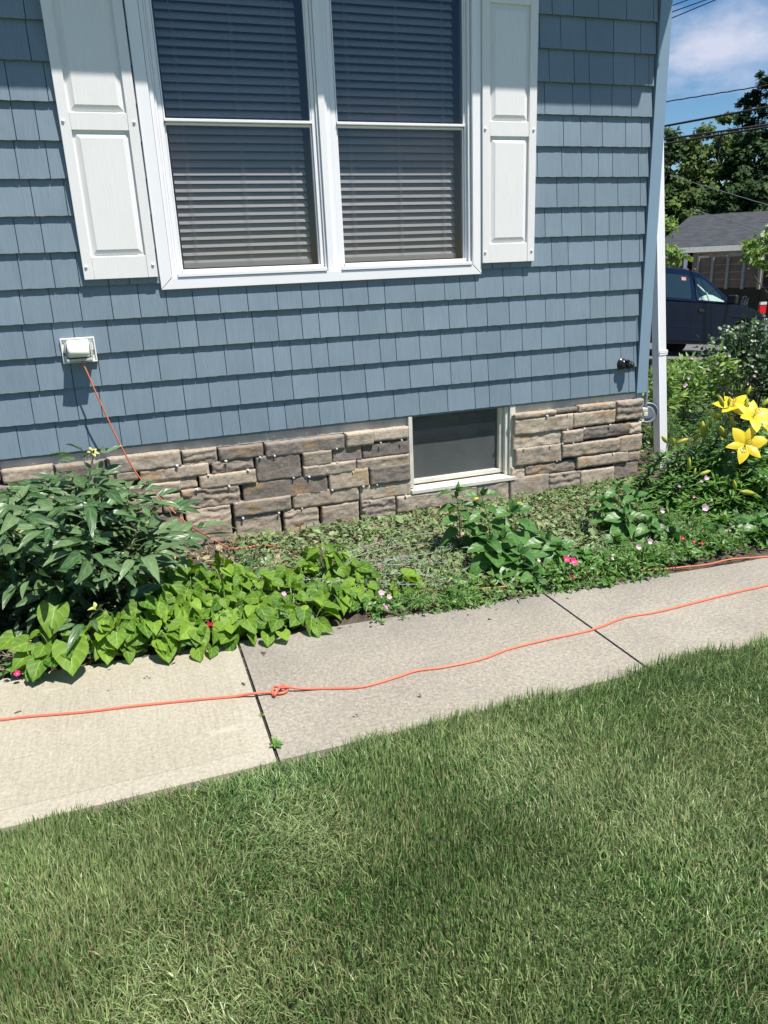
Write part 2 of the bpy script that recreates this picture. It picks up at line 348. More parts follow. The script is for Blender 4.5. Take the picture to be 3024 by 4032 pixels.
def slab(x0, x1, mat, border=None):
    mb = MB(); n = 12
    def strip(ax, bx, lo, hi, mi, zt_=0.0):
        xs = [ax+(bx-ax)*k/n for k in range(n+1)]
        v = []; f = []
        for x in xs: v += [(x, lo(x), zt_), (x, hi(x), zt_), (x, lo(x), -0.1), (x, hi(x), -0.1)]
        for k in range(n):
            a = 4*k; f += [(a, a+4, a+5, a+1), (a, a+2, a+6, a+4), (a+1, a+5, a+7, a+3)]
        f += [(0, 1, 3, 2), (4*n, 4*n+2, 4*n+3, 4*n+1)]; mb.add(v, f, mi)
    if border:
        strip(x0, x1-0.07, lambda x: -2.33, lambda x: bedy(x)-0.07, 0)
        strip(x0, x1, lambda x: -2.42, lambda x: -2.33, 1, -0.0015); strip(x0, x1, lambda x: bedy(x)-0.07, bedy, 1, -0.0015)
        strip(x1-0.07, x1, lambda x: -2.33, lambda x: bedy(x)-0.07, 1, -0.0015)
        o = mb.build('sidewalk', [mat, border])
    else:
        strip(x0, x1, lambda x: -2.42, bedy, 0); o = mb.build('sidewalk', mat)
    o['kind'] = 'structure'; return o
slab(-2.6, 0.296, M['conc_new'], M['conc_edge'])
for k in range(5): slab(0.308+k*1.534, 0.308+k*1.534+1.522, M['conc_old'])
mbj = MB()
for k in range(5): mbj.box(0.294+k*1.534, 0.310+k*1.534, -2.42, bedy(0.3+k*1.534)-0.004, -0.05, -0.011)
jo = mbj.build('joint_filler', plain('joint_dirt', (0.03, 0.025, 0.02), 1.0, var=0.5, scale=50)); jo['kind'] = 'structure'

# ================================================================== HOUSE
house = tag(empty('house', (1.5, 0, 0)), 'blue shingled house with white shutters above a grey brown ledge stone base', 'house')
bpy.context.view_layer.update()
HOFF = Matrix.Translation((-1.5, 0, 0))
def hpart(o, parent=None):                   # parent while keeping world coordinates
    p = parent or house; o.parent = p; o.matrix_parent_inverse = p.matrix_world.inverted() if p is house else Matrix.Identity(4); return o
Z0, RH = 0.672, 0.1825
# foundation
mb = MB()
mb.box(-3.2, 1.72, 0.0, 0.2, -0.3, 0.70); mb.box(2.535, 3.60, 0.0, 0.2, -0.3, 0.70); mb.box(1.72, 2.535, 0.0, 0.2, -0.3, 0.134); mb.box(3.40, 3.603, 0.2, 7.0, -0.9, 0.70)
hpart(mb.build('foundation_wall', M['concrete_wall']))
# backing wall above with the window opening
mb = MB()
mb.box(-3.2, 0.31, -0.001, 0.15, 0.70, 4.2); mb.box(2.20, 3.60, -0.001, 0.15, 0.70, 4.2); mb.box(0.31, 2.20, -0.001, 0.15, 0.70, 1.612); mb.box(0.31, 2.20, -0.001, 0.15, 3.40, 4.2)
mb.box(3.45, 3.602, 0.15, 7.0, 0.70, 4.2)
hpart(mb.build('wall', M['backing']))
# shingles
mb = MB()
def shingle(x0, x1, z, h):
    n = max(3, int((x1-x0)/0.03)); xs = [x0+(x1-x0)*k/n for k in range(n+1)]; v = []; f = []
    dy = random.uniform(-0.0008, 0.0008); ph = random.uniform(0, 9)
    for k, x in enumerate(xs):
        jz = 0.0012*math.sin(ph+x*70)+random.uniform(-0.0007, 0.0007)
        v += [(x, -0.0255+dy+random.uniform(-0.001, 0.0006), z+jz), (x, -0.0065, z+h), (x, -0.004, z+jz+0.0005)]
    for k in range(n):
        a = 3*k; f += [(a, a+3, a+4, a+1), (a+2, a+5, a+3, a)]
    f += [(0, 1, 2), (3*n, 3*n+2, 3*n+1)]; mb.add(v, f)
for r in range(19):
    z = Z0+r*RH
    spans = [(-3.2, 3.528)] if (z+RH < 1.66 or z > 3.42) else [(-3.2, 0.262), (2.242, 3.528)]
    for a, e in spans:
        x = a-random.uniform(0, 0.12)
        while x < e:
            wd = random.choice([0.11, 0.128, 0.15, 0.165, 0.18, 0.205]); x1 = min(x+wd, e)
            if x1-max(x, a) > 0.012: shingle(max(x, a), x1-0.0042, z, RH+0.006)
            x += wd
hpart(mb.build('siding', M['siding']))
mb = MB()
for r in range(19):                          # plain courses on the side wall
    z = Z0+r*RH; mb.add([(3.602, 0.05, z+RH), (3.602, 7, z+RH), (3.62, 7, z), (3.62, 0.05, z), (3.602, 7, z), (3.602, 0.05, z)], [(0, 1, 2, 3), (3, 2, 4, 5)])
hpart(mb.build('side_siding', M['siding']))
# starter strip under first course + corner post
mb = MB(); mb.box(-3.2, 3.53, -0.004, -0.0015, 0.655, 0.71); hpart(mb.build('starter_strip', M['backing']))
mb = MB(); mb.prism([(3.534, 0.658), (3.626, 0.658), (3.626, 4.2), (3.534, 4.2)], -0.028, 0.0)
mb.box(3.605, 3.626, 0.0005, 0.07, 0.658, 4.2); mb.box(3.534, 3.546, -0.034, -0.0285, 0.658, 4.2)
mb.box(3.552, 3.60, -0.012, 0.02, 0.608, 0.657)
hpart(mb.build('corner_trim', M['trimblue']))
# eave: soffit, fascia, gutter, roof
mb = MB(); mb.box(-3.3, 3.80, -0.42, 0.0, 3.80, 3.82); mb.box(-3.3, 3.80, -0.44, -0.4205, 3.76, 3.95); hpart(mb.build('eave', M['white']))
mb = MB(); mb.tube([(-3.3, -0.475, 3.87), (3.76, -0.475, 3.87)], 0.05, 10); hpart(mb.build('gutter', M['white'], smooth=False))
mb = MB(); mb.add([(-3.3, -0.5, 3.96), (3.85, -0.5, 3.96), (3.85, 4.5, 6.2), (-3.3, 4.5, 6.2), (-3.3, 9.5, 3.96), (3.85, 9.5, 3.96), (-3.3, -0.45, 3.9), (3.85, -0.45, 3.9)], [(0, 1, 2, 3), (3, 2, 5, 4), (0, 6, 7, 1)])
mb.add([(3.61, 0, 3.8), (3.61, 7, 3.8), (3.61, 4.5, 6.1)], [(0, 1, 2)])
hpart(mb.build('roof', plain('roof_shingle', (0.06, 0.06, 0.065), 0.9, scale=30, var=0.3)))

# ---- stone veneer
def T8(x, y): return ((700+x/1.659)/S_, (1550+y/1.659)/S_)
def T6(x, y): return ((1500+x/1.659)/S_, (1500+y/1.659)/S_)
def T7(x, y): return ((x/1.659)/S_, (1250+y/1.659)/S_)
def T5(x, y): return ((2400+x/2.328)/S_, (1350+y/2.328)/S_)
ST = [(T8, 28, 365, 262, 460), (T8, 266, 347, 562, 410), (T8, 570, 312, 1090, 360), (T8, 1097, 247, 1280, 330), (T8, 1282, 228, 1512, 290), (T7, 910, 1003, 1370, 1030),
      (T8, 222, 452, 498, 495), (T8, 508, 417, 810, 545), (T8, 816, 387, 1006, 460), (T8, 1012, 360, 1205, 435), (T8, 1210, 337, 1518, 392), (T8, 822, 477, 1165, 510),
      (T8, 1172, 437, 1515, 465), (T8, 142, 542, 515, 580), (T7, 905, 1088, 1292, 1110), (T8, 988, 517, 1248, 600), (T8, 1257, 487, 1520, 565), (T8, 22, 634, 412, 718),
      (T8, 424, 594, 982, 645), (T8, 1192, 607, 1525, 660), (T8, 362, 714, 742, 758), (T8, 752, 657, 1185, 695), (T8, 50, 767, 350, 820), (T8, 374, 817, 680, 915),
      (T8, 692, 767, 928, 885), (T8, 940, 737, 1188, 860), (T8, 1200, 702, 1425, 800), (T8, 60, 850, 362, 960), (T6, 107, 760, 632, 790), (T6, 636, 682, 835, 800), (T6, 847, 640, 1095, 745),
      (T6, 1102, 613, 1300, 690), (T6, 1307, 590, 1520, 655), (T6, 872, 207, 1145, 222), (T6, 1152, 175, 1292, 198), (T6, 1297, 152, 1535, 178), (T6, 876, 257, 1255, 313),
      (T6, 1264, 214, 1532, 272), (T5, 78, 522, 300, 690), (T6, 870, 357, 1180, 415), (T6, 1187, 332, 1315, 395), (T6, 1319, 312, 1628, 345), (T5, 198, 735, 297, 822),
      (T6, 886, 447, 1180, 522), (T6, 1187, 420, 1556, 455), (T5, 98, 862, 292, 983), (T6, 951, 562, 1275, 582), (T6, 862, 570, 946, 635), (T6, 1283, 502, 1612, 525), (T5, 168, 1005, 278, 1078),
      (T5, 48, 1112, 265, 1225), (T5, 0, 1275, 135, 1330), (T5, 140, 1240, 250, 1310),
      (T7, 2, 985, 352, 1052), (T7, 357, 957, 690, 1028), (T7, 692, 907, 1185, 972), (T7, 705, 1022, 903, 1062), (T7, 240, 1072, 700, 1105), (T7, -120, 1120, 235, 1150), (T7, -300, 1010, -4, 1075)]
SR = []
for f, a, b_, c, d in ST:
    p = at(*f(a, b_), -0.05); q = at(*f(c, d), -0.05); SR.append([p[0]-.0015, q[0]+.0015, q[2]-.0022, p[2]-(.014 if p[2] > .57 else -.001)])
# stones hidden or half hidden behind the peony and further left
for z0_, z1_ in ((0.36, 0.425), (0.235, 0.35), (0.12, 0.225), (-0.03, 0.11)):
    x = -2.6+random.uniform(0, 0.2); end = {0.36: 0.215, 0.235: 0.205, 0.12: 0.205, -0.03: 0.21}[z0_]
    while x < end-0.02:
        wd = random.uniform(0.18, 0.36); x1 = min(x+wd, end)
        if end-x1 < 0.08: x1 = end
        SR.append([x, x1-0.008, z0_, z1_]); x = x1
for z0_, z1_ in ((0.495, 0.58), (0.43, 0.488)):
    x = -0.80
    while x > -3: SR.append([x-0.29, x-0.008, z0_, z1_]); x -= 0.3
def smooth_noise(nx, nz, step):
    g = rng.normal(0, 1, (nz//step+3, nx//step+3)); zi = np.linspace(0, g.shape[0]-2.01, nz); xi = np.linspace(0, g.shape[1]-2.01, nx)
    z0 = zi.astype(int); x0 = xi.astype(int); fz = (zi-z0)[:, None]; fx = (xi-x0)[None, :]
    return (g[z0][:, x0]*(1-fz)*(1-fx)+g[z0+1][:, x0]*fz*(1-fx)+g[z0][:, x0+1]*(1-fz)*fx+g[z0+1][:, x0+1]*fz*fx)
SV = []; SF = []; nb = 0
for x0, x1, z0_, z1_ in SR:
    if z1_-z0_ < 0.02 or x1-x0 < 0.02: continue
    nx = max(6, int((x1-x0)/0.008)); nz = max(5, int((z1_-z0_)/0.008))
    xs = np.linspace(x0, x1, nx); zs = np.linspace(z0_, z1_, nz); X, Z = np.meshgrid(xs, zs)
    dep = 0.048+random.uniform(-0.008, 0.010); tilt = random.uniform(-0.01, 0.01)
    D = dep+0.0022*smooth_noise(nx, nz, 6)+0.0011*smooth_noise(nx, nz, 2)+tilt*(Z-z0_)/(z1_-z0_)
    strata = 0.0024*np.sign(np.sin(Z*120+smooth_noise(nx, nz, 6)*1.6+random.uniform(0, 6)))*rng.choice([0, 0, 0.3, 1.0]); D = D+strata
    e = np.minimum(np.minimum(X-x0, x1-X)*0.8, np.minimum(Z-z0_, z1_-Z)); D = D-0.007*np.exp(-e/0.0016)
    wob = 0.0012; X = X+wob*smooth_noise(nx, nz, 3); Z = Z+wob*smooth_noise(nx, nz, 3)
    front = np.stack([X, -D, Z], 2).reshape(-1, 3)
    # border ring pushed back to the wall
    idx = np.arange(nx*nz).reshape(nz, nx); ring = np.concatenate([idx[0], idx[1:, -1], idx[-1, -2::-1], idx[-2:0:-1, 0]])
    back = front[ring].copy(); back[:, 1] = -0.001
    SV += [front, back]; a = idx[:-1, :-1].ravel()
    SF += [nb+np.stack([a, a+1, a+nx+1], 1), nb+np.stack([a, a+nx+1, a+nx], 1)]
    k = np.arange(len(ring)); k2 = (k+1) % len(ring); o_ = nx*nz
    SF += [nb+np.stack([ring[k], o_+k, ring[k2]], 1), nb+np.stack([ring[k2], o_+k, o_+k2], 1)]
    nb += len(front)+len(back)
# side return stones at the corner
o = npmesh('stone_veneer', np.concatenate(SV), np.concatenate(SF), M['stone'], smooth=False); hpart(o)
# dark scratch coat behind the stones
mb = MB(); mb.box(-3.2, 1.715, -0.006, -0.0005, -0.2, 0.60); mb.box(2.545, 3.60, -0.006, -0.0005, -0.2, 0.6); mb.box(1.715, 2.545, -0.006, -0.0005, -0.2, 0.125)
hpart(mb.build('scratch_coat', plain('scratch_coat', (0.035, 0.032, 0.03), 1.0, var=0.4, scale=30, bmp=0.6)))
# white spacer clips and wire ties
mb = MB()
mb.box(-0.009, 0.009, -0.012, 0, -0.004, 0.004); mb.box(-0.003, 0.003, -0.014, 0, -0.012, 0.010); mb.box(0.004, 0.010, -0.018, 0, -0.010, 0.002); mb.box(-0.011, -0.006, -0.016, 0, -0.001, 0.008)
M['clipw'] = plain('white_clip', (0.8, 0.8, 0.78), 0.5)
proto = mb.build('spacer_clip', M['clipw']); first = True
CL = [(T8, q) for q in ((315, 440), (200, 530), (125, 625), (385, 718), (335, 603), (460, 498), (537, 415), (630, 405), (757, 550), (858, 542), (1037, 360), (1042, 448), (1008, 630), (812, 750), (660, 778), (1147, 513), (1212, 605), (1260, 700), (1327, 320), (1465, 303), (1300, 595), (1490, 665), (425, 812))]
CL += [(T6, q) for q in ((1085, 228), (1225, 215), (1330, 310), (1220, 318), (938, 440), (1110, 422), (1185, 410), (1255, 405), (1500, 287), (1517, 475), (1150, 523), (855, 222))]
CL += [(T7, q) for q in ((138, 1090), (455, 1050), (760, 1013), (1155, 968), (1285, 1122))]
for f, q in CL:
    p = at(*f(*q), -0.055); o = proto if first else proto.copy()
    if not first: col.objects.link(o)
    first = False; o.location = (p[0], p[1]+0.004, p[2]); o.rotation_euler = (random.uniform(-.3, .3), random.uniform(-.5, .5), random.uniform(-.4, .4)); o.scale = (random.uniform(.4, .7),)*3
    hpart(o)
mb = MB(); mb.tube([(0, 0, 0), (0.001, -0.03, 0.012)], 0.0011, 5); proto = mb.build('wall_tie', M['clipw']); first = True
for k in range(26):
    x = (-0.6+k*0.095) if k < 24 else 0
    if k >= 18: x = 2.62+(k-18)*0.12
    o = proto if first else proto.copy()
    if not first: col.objects.link(o)
    first = False; o.location = (x+random.uniform(-.02, .02), 0.0, 0.592+random.uniform(0, 0.03)); o.rotation_euler = (random.uniform(-.4, .3), 0, random.uniform(-.5, .5)); hpart(o)

# ---- glass
def glassmat(name, tint, refl, dust=0.0, scratch=False):
    m = bpy.data.materials.new(name); m.use_nodes = True; t = m.node_tree; t.nodes.clear(); N = t.nodes.new
    out = N('ShaderNodeOutputMaterial'); tr = N('ShaderNodeBsdfTransparent'); tr.inputs[0].default_value = (*tint, 1)
    gl = N('ShaderNodeBsdfGlossy'); gl.inputs['Roughness'].default_value = 0.0; gl.inputs[0].default_value = (1, 1, 1, 1)
    lw = N('ShaderNodeLayerWeight'); lw.inputs[0].default_value = 0.5; pw = N('ShaderNodeMath'); pw.operation = 'POWER'; pw.inputs[1].default_value = 4.0; fr = N('ShaderNodeMath'); fr.operation = 'MULTIPLY_ADD'; fr.inputs[1].default_value = 0.75; fr.inputs[2].default_value = refl; t.links.new(lw.outputs['Facing'], pw.inputs[0]); t.links.new(pw.outputs[0], fr.inputs[0]); ms = N('ShaderNodeMixShader')
    t.links.new(fr.outputs[0], ms.inputs[0]); t.links.new(tr.outputs[0], ms.inputs[1]); t.links.new(gl.outputs[0], ms.inputs[2]); last = ms.outputs[0]
    if dust:
        df = N('ShaderNodeBsdfDiffuse'); df.inputs[0].default_value = (0.50, 0.54, 0.55, 1); m2 = N('ShaderNodeMixShader')
        n = noise(t, 5, 7, 0.7); mr = N('ShaderNodeMapRange'); mr.inputs[3].default_value = dust*0.6; mr.inputs[4].default_value = dust*1.4; t.links.new(n, mr.inputs[0]); t.links.new(mr.outputs[0], m2.inputs[0])
        t.links.new(last, m2.inputs[1]); t.links.new(df.outputs[0], m2.inputs[2]); last = m2.outputs[0]
    t.links.new(last, out.inputs[0]); return m
M['glass'] = glassmat('screened_glass', (0.48, 0.48, 0.48), 0.055, dust=0.006)
M['glass_b'] = glassmat('dusty_glass', (0.55, 0.57, 0.57), 0.02, dust=0.16)

# ---- main double window
win = hpart(empty('window', (1.25, 0, 1.6))); bpy.context.view_layer.update()
def wpart(o, p=None):
    p = p or win; o.parent = p; o.matrix_parent_inverse = p.matrix_world.inverted(); return o
mb = MB(); yc = -0.034
mb.prism([(0.244, 1.546), (2.262, 1.551), (2.200, 1.610), (0.312, 1.610)], yc, 0)
mb.prism([(0.244, 1.548), (0.310, 1.612), (0.310, 3.40), (0.244, 3.46)], yc-0.001, 0)
mb.prism([(2.262, 1.553), (2.262, 3.46), (2.202, 3.40), (2.202, 1.612)], yc-0.001, 0)
mb.prism([(0.244, 3.462), (0.312, 3.402), (2.200, 3.402), (2.262, 3.462)], yc, 0)
wpart(mb.build('casing', M['white'], bevel=0.003, seg=2))
mb = MB()
def bar(x0, x1, y0, z0=1.612, z1=3.40, y1=0.06): mb.box(x0, x1, y0, y1, z0, z1)
bar(0.3125, 0.3335, -0.020); bar(0.335, 0.346, -0.006); bar(0.3475, 0.372, 0.004)
bar(1.200, 1.222, 0.004); bar(1.2235, 1.236, -0.008); bar(1.2375, 1.276, -0.022); bar(1.2775, 1.290, -0.010); bar(1.2915, 1.313, 0.001); bar(1.3145, 1.346, 0.006)
bar(2.168, 2.180, 0.004); bar(2.1815, 2.198, -0.014)
wpart(mb.build('frame', M['white'], bevel=0.0015, seg=1))
for xa, xb in ((0.374, 1.198), (1.348, 2.166)):
    for nm, z0_, z1_, yy in (('lower_sash', 1.618, 2.418, 0.016), ('upper_sash', 2.420, 3.395, 0.004)):
        mb = MB(); st = 0.007
        mb.box(xa, xa+st, yy, yy+0.03, z0_, z1_); mb.box(xb-st, xb, yy, yy+0.03, z0_, z1_)
        if nm == 'lower_sash':
            mb.box(xa, xb, yy-0.022, yy+0.031, z0_, z0_+0.034); mb.box(xa-0.03, xb+0.028, -0.040, yy-0.023, z0_-0.006, z0_+0.014); mb.box(xa+st, xb-st, yy+0.001, yy+0.03, z1_-0.012, z1_)
        else: mb.box(xa, xb, yy-0.010, yy+0.031, z0_, z0_+0.014); mb.box(xa+st, xb-st, yy+0.001, yy+0.03, z1_-0.03, z1_)
        s = wpart(mb.build(nm, M['white'], bevel=0.0015, seg=1))
        g = MB(); zb = z0_+(0.034 if nm == 'lower_sash' else 0.014); zt_ = z1_-(0.012 if nm == 'lower_sash' else 0.03)
        g.add([(xa+st, yy+0.012, zb), (xb-st, yy+0.012, zb), (xb-st, yy+0.012, zt_), (xa+st, yy+0.012, zt_)], [(0, 1, 2, 3)])
        go = g.build('pane', M['glass'], recalc=False); go.parent = s; go.matrix_parent_inverse = Matrix.Identity(4)
    # blinds
    mb = MB(); z = 1.705; n = 0
    while z < 3.36:
        tl = R_(52+random.uniform(-4, 4)); dy = 0.025*math.cos(tl); dz = 0.025*math.sin(tl); yy = 0.100; sag = random.uniform(-0.001, 0.001)
        v = []; f = []
        for i, s_ in enumerate(np.linspace(-1, 1, 5)):
            bow = 0.0035*(1-s_*s_)
            for x in (xa+0.022, (xa+xb)/2, xb-0.036): v.append((x, yy+s_*dy-bow*math.sin(tl)*0.8, z+s_*dz+bow*math.cos(tl)+(sag if x == (xa+xb)/2 else 0)))
        for i in range(4):
            for j in range(2): a = i*3+j; f.append((a, a+1, a+4, a+3))
        mb.add(v, f); z += 0.0430; n += 1
    mb.box(xa+0.02, xb-0.034, 0.078, 0.115, 1.660, 1.688)
    for k in (0.12, 0.5, 0.86):
        x = xa+(xb-xa)*k; mb.tube([(x, 0.074, 1.67), (x, 0.074, 3.38)], 0.0011, 4); mb.tube([(x+0.012, 0.076, 1.69), (x+0.012, 0.076, 3.38)], 0.0008, 4)
    wpart(mb.build('blind', M['slat'], smooth=False))
mb = MB(); v = [(x, y, z) for z in (1.5, 3.42) for y in (0.151, 1.2) for x in (0.2, 2.3)]
mb.add(v, [(0, 1, 3, 2), (4, 6, 7, 5), (2, 3, 7, 6), (0, 2, 6, 4), (1, 5, 7, 3)])
mb.box(0.312, 2.20, 0.061, 0.16, 1.600, 1.6115)
wpart(mb.build('room', M['dark']))

# ---- shutters
def shutter(x0, x1):
    s = hpart(empty('shutter', ((x0+x1)/2, 0, 1.618))); bpy.context.view_layer.update()
    mb = MB(); yf = -0.050; zb, ztp = 1.618, 3.42; stl = 0.052
    opens = [(1.735, 2.362), (2.446, 3.075), (3.16, 3.34)]
    mb.box(x0, x0+stl, yf, -0.004, zb, ztp); mb.box(x1-stl, x1, yf, -0.004, zb, ztp)
    zs = [zb]+[q for o_ in opens for q in o_]+[ztp]
    for k in range(0, len(zs), 2): mb.box(x0+stl+0.0005, x1-stl-0.0005, yf+0.002, -0.004, zs[k], zs[k+1])
    p = mb.build('shutter_frame', M['shutter'], bevel=0.0025, seg=2); wpart(p, s)
    for z0_, z1_ in opens:
        mb = MB(); a0, a1 = x0+stl, x1-stl; y1 = yf+0.016; y2 = yf+0.003
        R = [(0, y1), (0.010, y1), (0.034, y2+0.002), (0.036, y2)]
        v = []; f = []
        for ins, y in R: v += [(a0+ins, y, z0_+ins), (a1-ins, y, z0_+ins), (a1-ins, y, z1_-ins), (a0+ins, y, z1_-ins)]
        for k in range(3):
            for j in range(4): a = 4*k+j; b2 = 4*k+(j+1) % 4; f.append((a, b2, b2+4, a+4))
        f.append((12, 13, 14, 15)); mb.add(v, f); wpart(mb.build('raised_panel', M['shutter']), s)
    for zz in (1.684, 2.402, 3.118):
        for xx in (x0+0.018, x1-0.020):
            mb = MB(); n = 12; v = []; f = []
            for rr, y in ((0.0085, yf), (0.0085, yf-0.003), (0.006, yf-0.006), (0.0, yf-0.0075)):
                v += [(xx+rr*math.cos(6.2832*k/n), y, zz+rr*math.sin(6.2832*k/n)) for k in range(n)]
            for i in range(3):
                for k in range(n): f.append((i*n+k, i*n+(k+1) % n, (i+1)*n+(k+1) % n, (i+1)*n+k))
            mb.add(v, f); wpart(mb.build('screw_cap', M['shutter'], smooth=True), s)
    return s
s = shutter(-0.156, 0.234); s['label'] = 'left white shutter, nearer the outdoor socket'
s = shutter(2.264, 2.640); s['label'] = 'right white shutter, nearer the house corner'

# ---- basement window
bw = hpart(empty('basement_window', (2.13, 0, 0.13))); bpy.context.view_layer.update()
mb = MB()
mb.box(1.724, 1.752, -0.022, 0.12, 0.166, 0.664); mb.box(2.490, 2.533, -0.018, 0.12, 0.166, 0.664); mb.box(2.462, 2.488, 0.0, 0.12, 0.166, 0.70); mb.box(1.7535, 2.461, 0.0, 0.12, 0.664, 0.70)
wpart(mb.build('frame', M['cream'], bevel=0.002, seg=1), bw)
mb = MB(); mb.prism([(1.722, 0.130), (2.520, 0.130), (2.520, 0.158), (1.722, 0.158)], -0.055, 0.0); mb.box(1.722, 2.535, 0.001, 0.14, 0.128, 0.1655)
wpart(mb.build('sill', M['cream'], bevel=0.004, seg=2), bw)
mb = MB(); mb.box(1.755, 2.460, 0.03, 0.075, 0.178, 0.206); mb.box(1.755, 1.764, 0.03, 0.075, 0.2065, 0.66); mb.box(2.432, 2.460, 0.03, 0.075, 0.2065, 0.66); mb.box(1.7645, 2.4315, 0.03, 0.075, 0.652, 0.662)
sa = wpart(mb.build('sash', M['cream'], bevel=0.002, seg=1), bw)
mb = MB(); mb.add([(1.764, 0.062, 0.2), (2.432, 0.062, 0.2), (2.432, 0.062, 0.655), (1.764, 0.062, 0.655)], [(0, 1, 2, 3)]); g = mb.build('pane', M['glass_b'], recalc=False); g.parent = sa
mb = MB(); v = [(x, y, z) for z in (0.10, 0.72) for y in (0.141, 1.0) for x in (1.70, 2.56)]; mb.add(v, [(0, 1, 3, 2), (4, 6, 7, 5), (2, 3, 7, 6), (0, 2, 6, 4), (1, 5, 7, 3)])
mb.tube([(2.1, 0.3, 0.60), (2.35, 0.2, 0.56)], 0.012, 6)
wpart(mb.build('room', M['dark']), bw)

# ---- outlet with bubble cover
ou = hpart(empty('outdoor_socket', (-0.245, 0, 1.24))); bpy.context.view_layer.update()
mb = MB(); x0, x1, z0_, z1_ = -0.336, -0.155, 1.176, 1.313
mb.box(x0, x1, -0.024, -0.004, z0_, z1_); mb.box(x0, x1, -0.034, -0.0245, z1_-0.007, z1_); mb.box(x0, x1, -0.034, -0.0245, z0_, z0_+0.007); mb.box(x0, x0+0.007, -0.034, -0.0245, z0_+0.0075, z1_-0.0075); mb.box(x1-0.007, x1, -0.034, -0.0245, z0_+0.0075, z1_-0.0075)
wpart(mb.build('mounting_plate', M['outlet'], bevel=0.001, seg=1), ou)
mb = MB(); prof = [(-0.025, 1.302), (-0.060, 1.300), (-0.095, 1.290), (-0.122, 1.270), (-0.134, 1.248), (-0.132, 1.230), (-0.115, 1.213), (-0.07, 1.207), (-0.025, 1.205)]
n = len(prof); v = []; f = []
XS = [(-0.302, 0.70), (-0.298, 0.90), (-0.285, 1.0), (-0.245, 1.03), (-0.205, 1.0), (-0.192, 0.9), (-0.188, 0.7)]
for x, sc in XS: v += [(x, -0.025+(y+0.025)*sc, 1.252+(z-1.252)*(0.9+0.1*sc)) for y, z in prof]
for i in range(len(XS)-1):
    for k in range(n-1): a = i*n+k; f.append((a, a+1, a+n+1, a+n))
f += [tuple(range(n)), tuple(range((len(XS)-1)*n, len(XS)*n))[::-1]]; mb.add(v, f)
wpart(mb.build('bubble_cover', M['outlet'], smooth=True), ou)
mb = MB(); mb.box(-0.312, -0.178, -0.116, -0.0245, 1.190, 1.204); mb.box(-0.300, -0.280, -0.106, -0.101, 1.184, 1.200); mb.box(-0.185, -0.174, -0.06, -0.0245, 1.205, 1.285); mb.box(-0.316, -0.306, -0.06, -0.0245, 1.205, 1.290)
wpart(mb.build('cover_hinge', M['clear'], bevel=0.003, seg=2), ou)
mb = MB(); mb.box(-0.285, -0.205, -0.07, -0.03, 1.178, 1.1895); wpart(mb.build('socket_face', M['clear'], bevel=0.002, seg=1), ou)

# ---- black wall fixture
fx = hpart(empty('wall_fixture', (3.40, 0, 0.88))); fx['label'] = 'small black fixture on the shingles beside the corner'; bpy.context.view_layer.update()
def lathe(mb, c, axis, prof, n=20, mi=0):
    ax = Vector(axis).normalized(); u = ax.orthogonal().normalized(); w_ = ax.cross(u); v = []; f = []
    for r, h in prof: v += [tuple(Vector(c)+ax*h+(u*math.cos(6.28318*k/n)+w_*math.sin(6.28318*k/n))*r) for k in range(n)]
    m_ = len(prof)
    for i in range(m_-1):
        for k in range(n): f.append((i*n+k, i*n+(k+1) % n, (i+1)*n+(k+1) % n, (i+1)*n+k))
    f += [tuple(range(n))[::-1], tuple(range((m_-1)*n, m_*n))]; mb.add(v, f, mi)
mb = MB(); lathe(mb, (3.395, -0.012, 0.882), (0, -1, 0), [(0.040, 0), (0.042, 0.012), (0.034, 0.02), (0.030, 0.045), (0.022, 0.052)])
wpart(mb.build('fixture_base', M['rubber_black'], smooth=False, bevel=0.002), fx)
mb = MB(); lathe(mb, (3.425, -0.045, 0.878), (0.35, -1, -0.1), [(0.027, 0), (0.030, 0.008), (0.030, 0.03), (0.022, 0.036), (0.018, 0.05), (0.012, 0.052)], 14); mb.box(3.39, 3.43, -0.07, -0.02, 0.905, 0.914)
wpart(mb.build('fixture_cap', M['rubber_black'], bevel=0.002), fx)

# ---- conduit and meter box on the side
cdt = hpart(empty('conduit', (3.66, 0.03, 0.6))); bpy.context.view_layer.update()
mb = MB(); mb.tube(spline([tuple(at(px_/S_, py_/S_, 0.08)) for px_, py_ in ((2528, 1462), (2539, 1475), (2546, 1495), (2545, 1540), (2541, 1604))], 6), 0.013, 12); wpart(mb.build('pipe', M['pvc_grey'], smooth=True), cdt)
mb = MB(); q0 = at(2538/S_, 1612/S_, 0.05); mb.box(q0[0]-.028, q0[0]+.016, .03, .075, q0[2]-.012, q0[2]+.012); mb.box(q0[0]-.018, q0[0]+.018, .028, .07, q0[2]-.048, q0[2]-.018); mb.tube([(q0[0]-.005, .05, q0[2]-.05), (q0[0]-.02, .045, q0[2]-.095)], 0.011, 8)
wpart(mb.build('fitting', M['cream'], bevel=0.003), cdt)
mb = MB(); q1 = at(2549/S_, 1624/S_, 0.17); lathe(mb, tuple(q1), (-0.35, -0.93, 0.0), [(0.05, -.05), (0.076, -.045), (0.080, 0.0), (0.082, 0.012), (0.074, 0.018), (0.070, 0.010), (0.05, 0.010), (0.045, 0.016), (0.02, 0.016)], 32)
wpart(mb.build('round_box', M['pvc_grey'], smooth=False, bevel=0.002), cdt)

